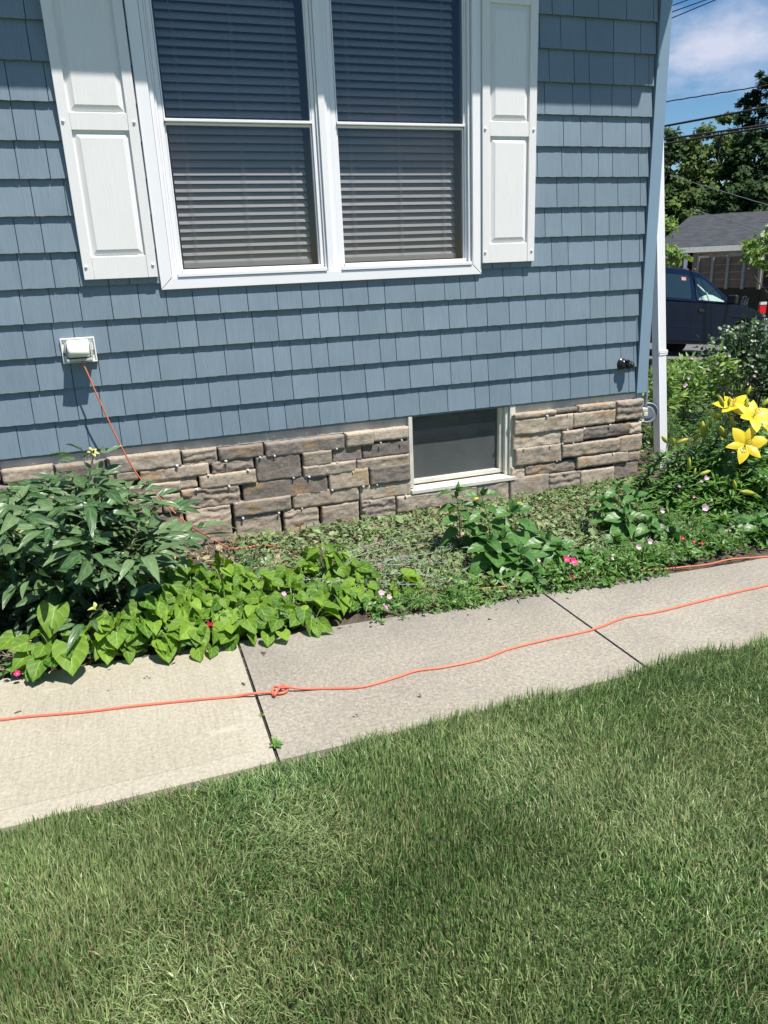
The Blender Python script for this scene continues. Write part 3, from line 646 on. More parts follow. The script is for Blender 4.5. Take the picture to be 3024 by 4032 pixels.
# ---- downspout (stands loose beside the corner)
ds = hpart(empty('downspout', (3.92, 0.10, 0))); bpy.context.view_layer.update()
mb = MB(); pr = []; a_, b_ = 0.041, 0.032
for sx, sy, dx in ((-1, -1, 1), (1, -1, 0)): pass
def flute(sx0, sy0, sx1, sy1, n=7):
    out = []
    for k in range(n*2):
        t_ = k/(n*2); nxn, nyn = (sy1-sy0), -(sx1-sx0); l = math.hypot(nxn, nyn); d = -0.0017 if (k % 2 and 1 < k < n*2-1) else 0
        out.append((sx0+(sx1-sx0)*t_+nxn/l*d, sy0+(sy1-sy0)*t_+nyn/l*d))
    return out
ring = flute(-a_, -b_, a_, -b_)+flute(a_, -b_, a_, b_)+flute(a_, b_, -a_, b_)+flute(-a_, b_, -a_, -b_)
YD = 0.20; off = Vector((-0.047, 0.02, 0)); top = Vector(at(2610/S_, 330/S_, YD))+off; bot = Vector(at(2627/S_, 1836/S_, YD))+off; rot = R_(10)
v = []; f = []; n = len(ring)
for P in (top+Vector((-.01, .25, .35)), top, top.lerp(bot, .5), bot):
    for x, y in ring: v.append((P.x+x*math.cos(rot)-y*math.sin(rot), P.y+x*math.sin(rot)+y*math.cos(rot), P.z))
for i in range(3):
    for k in range(n): f.append((i*n+k, i*n+(k+1) % n, (i+1)*n+(k+1) % n, (i+1)*n+k))
mb.add(v, f); wpart(mb.build('pipe', M['white']), ds)
mb = MB(); c = top.lerp(bot, (top.z-0.90)/(top.z-bot.z)); c.x += 0.008
for zz, hh, e in ((0.89, 0.012, 0.003), (0.905, 0.01, 0.005), (0.918, 0.01, 0.003)):
    q = [(sx*(a_+e), sy*(b_+e)) for sx, sy in ((-1, -1), (1, -1), (1, 1), (-1, 1))]
    vv = [(c.x+x*math.cos(rot)-y*math.sin(rot), c.y+x*math.sin(rot)+y*math.cos(rot), z) for z in (zz, zz+hh) for x, y in q]
    mb.add(vv, [(0, 1, 5, 4), (1, 2, 6, 5), (2, 3, 7, 6), (3, 0, 4, 7), (4, 5, 6, 7), (0, 3, 2, 1)])
wpart(mb.build('strap', M['white']), ds)

# ================================================================== CORDS
def cord(name, pts, r, mat, label):
    mb = MB(); P = spline(pts, 10); mb.tube(P, r, 10); return tag(mb.build(name, mat, smooth=True), label, 'cord')
gp = [(-3.4, -1.62, .005), (-2.4, -1.70, .005), (-1.6, -1.69, .005)]+[gnd(*q, 0.005) for q in ((-160, 1567), (-80, 1562), (0, 1555), (60, 1548), (180, 1538), (300, 1524), (420, 1512), (500, 1505))]
def K(x, y, z): return gnd((980+x/6.9125)/S_, (2650+y/6.9125)/S_, z)
gp += [K(*q) for q in ((-120, 590, .009), (120, 560, .015), (400, 525, .014), (600, 530, .010), (780, 555, .009), (920, 540, .009), (1030, 490, .008), (1050, 430, .007), (980, 345, .014), (900, 345, .020), (810, 430, .026), (740, 520, .022), (700, 600, .014), (650, 580, .007), (645, 480, .009), (690, 385, .017), (790, 375, .022), (900, 395, .019), (1040, 385, .020), (1200, 400, .018), (1450, 425, .012))]
gp += [gnd(*q, 0.005) for q in ((690, 1487.5), (760, 1486), (800, 1480), (860, 1462), (900, 1449), (960, 1441), (1040, 1424), (1100, 1402), (1180, 1382), (1280, 1360), (1350, 1334), (1420, 1322), (1500, 1302), (1600, 1277), (1659, 1264), (1760, 1238), (1900, 1205))]+[(5.2, -1.98, .005), (6.6, -1.9, .005), (7.8, -2.0, .005)]
cord('extension_cord', gp, 0.0052, M['cord'], 'coral extension cord lying along the concrete path with a knot in it')
wp = [at(*q, Y) for q, Y in (((172, 770), -0.075), ((178, 783), -0.095), ((190, 808), -0.11), ((208, 850), -0.12), ((240, 920), -0.125), ((270, 980), -0.13), ((300, 1030), -0.135), ((330, 1060), -0.15), ((370, 1100), -0.17), ((410, 1135), -0.20))]
wp += [gnd(*q, z) for q, z in (((460, 1165), .02), ((505, 1185), .02), ((575, 1178), .02), ((660, 1198), .012), ((760, 1230), .010), ((860, 1262), .014), ((935, 1274), .014), ((1045, 1271), .012), ((1130, 1262), .010), ((1235, 1247), .008), ((1320, 1236), .006), ((1420, 1230), .006), ((1475, 1225), .006), ((1530, 1219), .006), ((1580, 1208), .006), ((1659, 1202), .006), ((1740, 1192), .006))]+[(4.6, -1.70, .006), (5.6, -1.74, .006), (6.8, -1.70, .006)]
cord('extension_cord', wp, 0.0045, M['cord2'], 'orange cord plugged into the wall socket, running down through the flower bed')

# ================================================================== PLANTS
def vnoise(x, y, s, seed):
    r = np.random.default_rng(seed); g = r.normal(0, 1, (64, 64)); u = (x*s+13.3) % 62; v = (y*s+29.1) % 62; i = u.astype(int); j = v.astype(int); a = u-i; b = v-j; a = a*a*(3-2*a); b = b*b*(3-2*b)
    return g[i, j]*(1-a)*(1-b)+g[i+1, j]*a*(1-b)+g[i, j+1]*(1-a)*b+g[i+1, j+1]*a*b
def leaf(wf, n=6, cols=3, fold=0.25, curl=0.25, wave=0.0, seed=0):
    r = np.random.default_rng(seed); us = np.linspace(0, 1, n+1); V = []; UV = []; F = []
    cs = np.linspace(-1, 1, cols)
    for i, u in enumerate(us):
        wd = wf(u)
        for c in cs:
            back = u
            if wf is heart_w: back = u - 0.16*abs(c)*(1-u)**3*1.0
            V.append((c*wd, back, fold*abs(c)*wd-curl*u*u+(r.normal(0, wave) if abs(c) > 0.4 else 0))); UV.append((u, 0.5+c*0.5))
    for i in range(n):
        for j in range(cols-1):
            a = i*cols+j; F += [(a, a+1, a+cols+1), (a, a+cols+1, a+cols)]
    return np.array(V), np.array(F), np.array(UV)
def lance_w(u): return 0.145*math.sin(math.pi*min(1, u**0.8))**0.9+0.002
def narrow_w(u): return 0.075*math.sin(math.pi*u**0.75)+0.003
def ovate_w(u): return 0.30*math.sin(math.pi*u**0.62)**0.85+0.002 if u < 1 else 0.0
def round_w(u): return 0.36*math.sin(math.pi*u**0.85)**0.7+0.002 if u < 1 else 0.0
def heart_w(u): return (0.17+0.30*math.sin(math.pi*min(1, (u+0.10)/1.0)**0.75)**0.9)*(1-u**5) if u < 1 else 0.0
def maple_w(u): return (0.25+0.22*math.sin(u*12))*(1-u)+0.03
LT = dict(lance=[leaf(lance_w, 6, 3, 0.5, c, 0.006, i) for i, c in enumerate((0.15, 0.35, 0.6, -0.05))],
          narrow=[leaf(narrow_w, 5, 3, 0.5, c, 0, i) for i, c in enumerate((0.1, 0.35, 0.6))],
          ovate=[leaf(ovate_w, 7, 5, 0.35, c, 0.015, i) for i, c in enumerate((0.1, 0.3, 0.5, 0.0))],
          round=[leaf(round_w, 4, 3, 0.3, c, 0.0, i) for i, c in enumerate((0.1, 0.25))],
          heart=[leaf(heart_w, 8, 5, 0.32, c, 0.018, i) for i, c in enumerate((0.12, 0.3, 0.5, 0.05))],
          petal=[leaf(lambda u: 0.22*math.sin(math.pi*u**0.8)**0.8+0.01, 8, 5, -0.25, 0.35, 0.006, 3), leaf(lambda u: 0.19*math.sin(math.pi*u**0.8)**0.8+0.01, 8, 5, -0.2, 0.5, 0.006, 4)],
          wide=[leaf(lambda u: 0.1+0.42*u**0.6*(1-u**7), 5, 5, 0.15, -0.3, 0.01, 5)],
          bit=[leaf(lambda u: 0.3*math.sin(math.pi*u), 2, 3, 0.3, 0.3, 0, 1), leaf(lambda u: 0.18*math.sin(math.pi*u)+0.01, 2, 3, -0.4, 0.5, 0, 2)])
class Cloud:
    def __init__(s): s.V = []; s.F = []; s.U = []; s.n = 0
    def put(s, kind, pos, dirs, nrm, size, wscale=1.0):
        """pos,dirs,nrm (k,3); size (k,)"""
        pos = np.atleast_2d(pos); k = len(pos); dirs = np.atleast_2d(dirs)+np.zeros((k, 3)); nrm = np.atleast_2d(nrm)+np.zeros((k, 3)); size = np.zeros(k)+size; wscale = np.zeros(k)+wscale
        y = dirs/np.linalg.norm(dirs, axis=1, keepdims=True); z = nrm-y*(nrm*y).sum(1, keepdims=True); z /= np.linalg.norm(z, axis=1, keepdims=True)+1e-9; x = np.cross(y, z)
        ts = LT[kind]; pick = rng.integers(0, len(ts), k)
        for ti, (V, F, U) in enumerate(ts):
            m = pick == ti; q = int(m.sum())
            if not q: continue
            W = (V[None, :, 0:1]*wscale[m][:, None, None]*x[m][:, None]+V[None, :, 1:2]*y[m][:, None]+V[None, :, 2:3]*z[m][:, None])*size[m][:, None, None]+pos[m][:, None]
            s.V.append(W.reshape(-1, 3)); s.F.append((F[None]+(s.n+np.arange(q)*len(V))[:, None, None]).reshape(-1, 3)); s.U.append(np.tile(U, (q, 1))); s.n += q*len(V)
        return s
    def build(s, name, mat, parent=None, loc=None):
        if not s.V: return None
        V = np.concatenate(s.V)
        if loc is not None: V = V-np.asarray(loc)
        return npmesh(name, V, np.concatenate(s.F), mat, parent, np.concatenate(s.U))
def rdir(k, up=0.0, spread=1.0):
    v = rng.normal(0, spread, (k, 3)); v[:, 2] += up; return v/np.linalg.norm(v, axis=1, keepdims=True)
def plantroot(name, base, label, cat, group=None):
    o = empty(name, tuple(base)); return tag(o, label, cat, group)
SUNUP = np.array([0.25, -0.45, 0.86])
def stemtube(mb, pts, r0, r1, n=5):
    P = spline(pts, 5); mb.tube(P, [r0+(r1-r0)*i/(len(P)-1) for i in range(len(P))], n)

# ---- generic bushy plant: stems fan out from the base, leaves set along the upper stems and on the dome
def bushy(name, label, cat, base, height, rx, ry, nst, per, kind, size, mleaf, mstem, group=None, droop=0.2, lean=(0, 0), fill=0.35, sr=0.0035, up=0.7, dens_top=True, tops=None):
    base = np.array(base, float); root = plantroot(name, base, label, cat, group); C = Cloud(); mb = MB()
    for i in range(nst):
        a = random.uniform(0, 6.283); rr = math.sqrt(random.random()); tx = math.cos(a)*rr*rx+lean[0]; ty = math.sin(a)*rr*ry+lean[1]
        h = height*(1-0.45*rr*rr)*random.uniform(0.75, 1.02)
        top = np.array([tx, ty, h]); mid = np.array([tx*0.35, ty*0.35, h*0.6])
        P = spline([(random.uniform(-.02, .02), random.uniform(-.02, .02), -0.01), tuple(mid), tuple(top)], 6)
        mb.tube(P, [sr*(1-0.6*j/(len(P)-1)) for j in range(len(P))], 4)
        Pn = np.array([tuple(p) for p in P])
        k = per; tt = rng.uniform(fill, 1, k)**0.7; idx = np.clip((tt*(len(Pn)-1)).astype(int), 0, len(Pn)-1)
        pos = Pn[idx]; d = rdir(k, 0.05, 0.8); d[:, :2] += np.array([tx, ty])*0.8/(max(rx, ry)+1e-6); d[:, 2] = d[:, 2]*0.5+0.15-droop*rng.uniform(0, 1, k)
        nr = SUNUP*up+rdir(k)*0.45+np.array([0, 0, 0.25])
        pet = size*rng.uniform(0.1, 0.5, k)[:, None]; dn = d/np.linalg.norm(d, axis=1, keepdims=True)
        C.put(kind, pos+dn*pet, d, nr, size*rng.uniform(0.55, 1.15, k))
    mb.build('stem', mstem, root); C.build('foliage', mleaf, root); return root
def flower5(parent, c, nrm, size, mat, kind='wide', n=5, name='flower', cup=0.2, jit=0.1):
    c = np.array(c, float)-np.array(parent.location); nrm = np.array(nrm, float); nrm /= np.linalg.norm(nrm); u = np.cross(nrm, [0.3, 0.2, 0.9]); u /= np.linalg.norm(u); w_ = np.cross(nrm, u); C = Cloud(); a0 = random.uniform(0, 6)
    for k in range(n):
        a = a0+6.28318*k/n+random.uniform(-jit, jit); d = u*math.cos(a)+w_*math.sin(a)+nrm*cup
        C.put(kind, c, d, nrm, size)
    return C.build(name, mat, parent)

# ---------------------------------------------------------------- peony (dark, at the left)
def peony(base, rx, ry, h, nst, label, blooms):
    root = plantroot('peony_bush', base, label, 'bush'); C = Cloud(); mb = MB(); base = np.array(base, float)
    def frond(p, d, s):
        # a compound leaf: three leaflets groups
        d = d/np.linalg.norm(d); side = np.cross(d, [0, 0, 1.0]); side /= np.linalg.norm(side)+1e-9
        for a, l in ((0, 1.0), (0.55, 0.85), (-0.55, 0.85), (1.15, 0.6), (-1.15, 0.6)):
            if abs(a) > 1 and random.random() < 0.4: continue
            dd = d*math.cos(a)+side*math.sin(a)+np.array([0, 0, random.uniform(-0.25, 0.12)])
            C.put('lance', p+dd*0.008*s*10, dd, SUNUP*0.8+rdir(1)[0]*0.45, 0.152*s*l*random.uniform(0.75, 1.2), 1.08)
    tops = []
    for i in range(nst):
        a = random.uniform(0, 6.283); rr = random.random()**0.55; tx, ty = math.cos(a)*rr*rx, math.sin(a)*rr*ry
        hh = h*math.sqrt(max(0.05, 1-0.72*rr*rr))*random.uniform(0.82, 1.03); tops.append((tx, ty, hh))
    for b in blooms: tops.append(tuple(np.array(b)-base-np.array([0, 0, 0.02])))
    for (tx, ty, hh) in tops:
        P = spline([(tx*0.15, ty*0.15, 0), (tx*0.55, ty*0.55, hh*0.6), (tx, ty, hh)], 6); mb.tube(P, [0.006*(1-0.55*j/(len(P)-1)) for j in range(len(P))], 5)
        for t_ in (0.35, 0.5, 0.62, 0.72, 0.82, 0.92, 1.0):
            p = np.array(P[min(len(P)-1, int(t_*(len(P)-1)))]); a = random.uniform(0, 6.283); d = np.array([math.cos(a), math.sin(a), 0.25])+np.array([tx, ty, 0])*0.9
            q = p+d/np.linalg.norm(d)*random.uniform(0.04, 0.11); mb.tube([tuple(p), tuple((p+q)/2+np.array([0, 0, 0.01])), tuple(q)], 0.002, 4)
            frond(q, d, random.uniform(0.8, 1.15))
    mb.build('stem', M['peonystem'], root); C.build('foliage', M['peony'], root)
    for b in blooms:
        f = flower5(root, b, SUNUP+rdir(1)[0]*0.3, 0.036, M['seedhusk'], 'ovate', 5, 'spent_bloom', 0.5, 0.4)
        mb = MB()
        for _ in range(3):
            q = np.array(b)-base; d = rdir(1, 0.6)[0]*0.022; mb.tube([tuple(q), tuple(q+d)], [0.006, 0.003], 6)
        mb.build('seed_pod', M['husk_dark'], f)
    return root
pb = [at(200, 978, -0.62), at(40, 1148, -1.05), at(369, 1160, -0.85), at(208, 1315, -1.28)]
peony((-0.42, -0.72, 0), 0.66, 0.48, 0.64, 56, 'large dark green peony bush against the stone base under the wall socket', pb)
peony((-1.25, -0.8, 0), 0.5, 0.5, 0.6, 34, 'dark green peony bush at the far left edge of the bed', [])

# ---------------------------------------------------------------- lime green heart leaved plants along the path
G1 = 'lime green heart leaved plants massed along the path'
def limeplant(px, py, Y, r, nleaf, label='lime green heart leaved plant in the dense mass along the path', size=0.08):
    p = at(px, py, Y); h = max(0.10, p[2]); base = np.array([p[0], Y, 0.0]); root = plantroot('heart_leaf_plant', base, label, 'plant', G1 if 'dense mass' in label else None)
    C = Cloud(); mb = MB()
    for i in range(nleaf):
        a = random.uniform(0, 6.283); rr = random.random()**0.5*r; z = h*(1-0.5*(rr/r)**2)*random.uniform(0.45, 1.0); q = np.array([math.cos(a)*rr, math.sin(a)*rr, z])
        d = np.array([math.cos(a), math.sin(a), 0])*0.8+np.array([0.05, -0.55, -0.35])+rdir(1)[0]*0.45
        nr = SUNUP+rdir(1)[0]*0.65+np.array([math.cos(a), math.sin(a), 0])*0.3
        s = size*random.uniform(0.6, 1.25)
        C.put('heart', q, d, nr, s)
        if i % 2 == 0: mb.tube(spline([(q[0]*0.1, q[1]*0.1, 0), (q[0]*0.6, q[1]*0.6, z*0.75), tuple(q)], 4), [0.0022]*8+[0.0015], 4)
    mb.build('stem', M['limestem'], root); C.build('foliage', M['lime'], root); return root
for px, py, Y, r, n in ((330, 1232, -1.05, .13, 34), (400, 1205, -0.98, .13, 34), (475, 1205, -0.95, .13, 34), (540, 1230, -1.10, .13, 32), (395, 1275, -1.22, .13, 34), (480, 1270, -1.25, .13, 34),
                        (300, 1290, -1.3, .13, 34), (240, 1320, -1.34, .12, 30), (560, 1285, -1.33, .12, 32), (350, 1340, -1.42, .11, 26), (430, 1330, -1.43, .11, 28), (515, 1322, -1.43, .11, 26),
                        (640, 1215, -1.02, .12, 30), (700, 1175, -0.92, .12, 32), (755, 1215, -1.05, .11, 28), (630, 1270, -1.3, .12, 30), (705, 1255, -1.28, .12, 30), (775, 1262, -1.3, .10, 24), (600, 1318, -1.46, .10, 22), (670, 1305, -1.46, .10, 20)):
    limeplant(px, py, Y, r*1.05, int(n*.95))
limeplant(865, 1250, -1.28, .085, 12, 'small lime green seedling standing apart between the flowers and the silver stems')
lp = limeplant(110, 1350, -1.38, .13, 26, 'lime green plant at the left end, one big leaf hanging over the path')
bl = np.array(lp.location)
def biglf(px, py, Y, s, d, n):
    C = Cloud(); C.put('heart', at(px, py, Y)-bl, d, n, s); C.build('large_leaf', M['lime'], lp)
biglf(152, 1392, -1.47, 0.155, (0.02, -0.8, -0.42), (0.1, -0.75, 0.75)); biglf(118, 1310, -1.30, 0.14, (-0.1, -0.4, -0.3), (0.2, -0.5, 0.9)); biglf(30, 1375, -1.36, 0.085, (-0.6, -0.3, -0.3), (0, -0.5, 0.8)); biglf(95, 1395, -1.42, 0.10, (-0.2, -0.7, -0.4), (-0.3, -0.5, 0.8)); biglf(60, 1415, -1.42, 0.085, (-0.6, -0.5, -0.1), (0, -0.4, 0.8))
biglf(355, 1395, -1.50, 0.10, (0.1, -0.8, -0.3), (0.2, -0.5, 0.8)); biglf(425, 1360, -1.47, 0.10, (0.3, -0.8, -0.3), (0.1, -0.6, 0.8))

# ---------------------------------------------------------------- weeds with toothed leaves, centre and right
def weedplant(base, top, npair, size, label, kind='ovate', w_=0.8, mat='weed'):
    base = np.array(base, float); root = plantroot('leafy_weed', base, label, 'weed'); T = np.array(top, float)-base; C = Cloud(); mb = MB()
    P = spline([(0, 0, 0), tuple(T*0.5+np.array([0.01, 0, 0.01])), tuple(T)], 8); mb.tube(P, [0.0045*(1-0.6*j/(len(P)-1)) for j in range(len(P))], 5)
    for i in range(npair):
        t_ = 0.2+0.8*i/(npair-1); p = np.array(P[min(len(P)-1, int(t_*(len(P)-1)))]); a0 = i*1.57+random.uniform(-.3, .3); s = size*(0.7+0.5*math.sin(math.pi*min(1, t_+0.05)))*random.uniform(.85, 1.15)
        for a in (a0, a0+3.14):
            d = np.array([math.cos(a), math.sin(a)-0.15, 0.25-0.7*(1-t_)-0.1]); pet = d/np.linalg.norm(d)*0.02
            mb.tube([tuple(p), tuple(p+pet)], 0.0018, 4); C.put(kind, p+pet, d, SUNUP+np.array([0, 0, 0.3])+rdir(1)[0]*0.25, s, w_)
    for k in range(5): C.put(kind, T, rdir(1, 1.2)[0], SUNUP+rdir(1)[0]*0.6, size*0.5, w_*0.8)
    mb.build('stem', M['limestem'], root); C.build('foliage', M[mat], root); return root
b0 = at(985, 1062, -0.85)
weedplant((b0[0]+0.02, -0.85, 0), b0, 9, 0.13, 'tall weed with toothed leaves rising in front of the basement window')
b0 = at(1040, 1070, -0.92); weedplant((b0[0]+0.05, -0.95, 0), b0, 7, 0.13, 'shorter toothed weed close behind the broad leaved plant', w_=0.9)
b0 = at(1105, 1105, -1.02); weedplant((b0[0], -1.1, 0), b0, 7, 0.15, 'broad dark leaved plant beside the second path joint', w_=1.25)
b0 = at(1180, 1165, -1.15); weedplant((b0[0]-0.03, -1.2, 0), b0, 6, 0.14, 'broad leaved plant leaning toward the magenta flowers', w_=1.2)
b0 = at(1055, 1170, -1.2); weedplant((b0[0], -1.25, 0), b0, 6, 0.13, 'low broad leaved plant at the path edge below the tall weed', w_=1.2)
b0 = at(1155, 1235, -1.5); weedplant((b0[0], -1.47, 0), b0, 4, 0.10, 'small broad leaved plant hanging over the second path joint', w_=1.2)
b0 = at(1335, 1050, -0.85); weedplant((b0[0], -0.85, 0), b0, 8, 0.14, 'upright pointed leaf plant in front of the house corner', w_=0.95)
b0 = at(1370, 1075, -1.0); weedplant((b0[0]+0.05, -1.0, 0), b0, 7, 0.13, 'pointed leaf plant just left of the first lily stem', w_=0.95)
b0 = at(1300, 1085, -0.95); weedplant((b0[0], -0.95, 0), b0, 6, 0.12, 'pointed leaf plant nearest the cut clippings', w_=0.95)
b0 = at(1445, 1130, -1.25); weedplant((b0[0], -1.25, 0), b0, 6, 0.12, 'long leaved drooping plant among the pale pink flowers', kind='lance', w_=1.2)
b0 = at(1640, 1130, -1.45); weedplant((b0[0], -1.42, 0), b0, 6, 0.13, 'broad leaved plant under the lilies at the right picture edge', w_=1.15)
b0 = at(1255, 1195, -1.35); weedplant((b0[0], -1.35, 0), b0, 5, 0.09, 'low heart leaved plant right of the magenta flowers', kind='heart', w_=1.0)
b0 = at(1330, 1165, -1.2); weedplant((b0[0], -1.2, 0), b0, 5, 0.10, 'low crinkled leaf plant below the dried seed heads', kind='heart', w_=1.0)
for px, py, Y, n_, s_, lb in ((1085, 1165, -1.2, 6, .14, 'broad leaved plant in the middle of the central weed clump'), (1125, 1195, -1.33, 6, .13, 'broad leaved plant filling the front of the central weed clump'), (1205, 1180, -1.28, 5, .12, 'broad leaved plant behind the magenta flowers'), (1350, 1110, -1.08, 6, .13, 'pointed leaf plant just above the dried seed heads'), (1400, 1130, -1.2, 6, .11, 'pointed leaf plant between seed heads and pink cups')):
    b0 = at(px, py, Y); weedplant((b0[0], Y-.02, 0), b0, n_, s_, lb, w_=1.15)
# dried seed heads
for (px, py, Y), lb in (((1285, 1130, -1.15), 'left dried star shaped seed head over the leaves'), ((1382, 1128, -1.15), 'right dried star shaped seed head over the leaves')):
    c = at(px-45 if px < 1300 else px, py, Y); c = at(px-(5 if px > 1300 else 10), py, Y); r = plantroot('dried_seed_head', (c[0]+0.05, c[1], 0), lb, 'seed head'); mb = MB(); q = c-np.array(r.location)
    mb.tube(spline([(0.1, 0.02, 0.0), tuple(q*0.6+np.array([0.03, 0, 0])), tuple(q)], 5), 0.0022, 5); mb.build('stem', M['clipdry'], r); mb = MB()
    for k in range(22):
        d = rdir(1, 0.5)[0]*0.035; mb.tube([tuple(q), tuple(q+d)], 0.0007, 3); mb.box(*(v_ for a_ in (q+d) for v_ in (a_-0.0022, a_+0.0022)))
    mb.build('seed_cluster', M['clipdry'], r)

# ---------------------------------------------------------------- periwinkles and fine pink flowers
def vinca(px, py, Y, fl, label, n=60, r=0.10, h=None):
    p = at(px, py, Y); root = bushy('periwinkle_plant', label, 'flower', (p[0], Y, 0), max(0.06, p[2]), r, r*0.8, 12, n//12, 'ovate', 0.038, M['fine'], M['finestem'], sr=0.0018, droop=0.1)
    for fx_, fy_, mt, s in fl: flower5(root, at(fx_, fy_, Y-0.06), SUNUP+np.array([0, -0.5, 0]), s, M[mt])
    return root
vinca(832, 1295, -1.42, [(832, 1314, 'vincapink', .024), (822, 1281, 'vincapink', .016), (840, 1290, 'vincapink', .014)], 'pink periwinkle with a red eye on the path edge')
vinca(460, 1345, -1.38, [(453, 1353, 'red', .022)], 'dark red periwinkle buried among the lime leaves')
vinca(1228, 1215, -1.47, [(1238, 1214, 'magenta', .025), (1222, 1209, 'magenta', .022), (1233, 1246, 'magenta', .024)], 'magenta periwinkle by the second path joint', 80)
vinca(35, 1440, -1.42, [(37, 1455, 'magenta', .015)], 'single tiny magenta flower at the left end of the bed', 30, .06)
vinca(1480, 1190, -1.5, [(1473, 1163, 'red', .014), (1497, 1170, 'red', .012), (1515, 1174, 'red', .012)], 'little red flowers low under the lilies', 60)
vinca(600, 1300, -1.44, [(613, 1283, 'vincapink', .012)], 'tiny pink flower cluster low in the lime leaves', 30, .06)
def fineplant(px, py, Y, r, h, n, label, flowers=(), base=None, size=0.032, cat='flower', mat='fine', name='evening_primrose'):
    p = at(px, py, Y); root = bushy(name, label, cat, (p[0], Y, 0), max(0.08, p[2] if h is None else h), r, r, 22, n//22, 'narrow', size, M[mat], M['finestem'], sr=0.0016, droop=0.0, fill=0.15, up=0.4)
    for fx_, fy_, s, mt in flowers:
        flower5(root, at(fx_, fy_, Y-r*0.5), np.array([0.1, -0.7, 0.6])+rdir(1)[0]*0.35, s, M[mt], n=4, cup=0.7)
    return root
fineplant(1385, 1165, -1.42, .15, None, 700, 'fine leaved plant with white pink cups spilling over the path edge', [(1375, 1183, .026, 'palepink'), (1400, 1170, .026, 'palepink'), (1183, 1252, .016, 'palepink'), (1365, 1205, .014, 'palepink')])
fineplant(1340, 1200, -1.5, .12, None, 600, 'fine leaved plant with one lilac bell at the path edge', [(1363, 1240, .014, 'palepink'), (1320, 1208, .016, 'palepink')])
fineplant(1425, 1190, -1.5, .13, None, 600, 'fine leaved plant beside the place where the orange cord comes out', [(1450, 1198, .02, 'palepink')])
fineplant(1500, 1110, -1.3, .17, None, 700, 'fine leaved plant with one round pale pink cup under the lilies', [(1518, 1098, .034, 'palepink'), (1498, 1074, .013, 'vincapink'), (1535, 1082, .013, 'vincapink'), (1517, 1147, .012, 'vincapink'), (1522, 1035, .024, 'palepink'), (1513, 1041, .014, 'palepink')])
fineplant(1440, 1090, -1.15, .15, None, 600, 'fine leaved plant with a pale pink cup by the house corner', [(1426, 1103, .026, 'palepink'), (1429, 1137, .018, 'palepink'), (1466, 1052, .014, 'vincapink'), (1454, 1155, .014, 'vincapink')])
fineplant(1560, 1160, -1.48, .14, None, 500, 'fine leaved plant over the orange cord at the right')
fineplant(1160, 1215, -1.4, .09, None, 220, 'small plant with a lilac white bell by the second path joint', [(1160, 1212, .018, 'palepink'), (1152, 1275, .012, 'palepink')])
fineplant(900, 1285, -1.46, .13, 0.06, 420, 'low green groundcover plant along the path edge in the middle')
fineplant(985, 1280, -1.5, .13, 0.06, 420, 'low green groundcover plant just left of the second path joint')

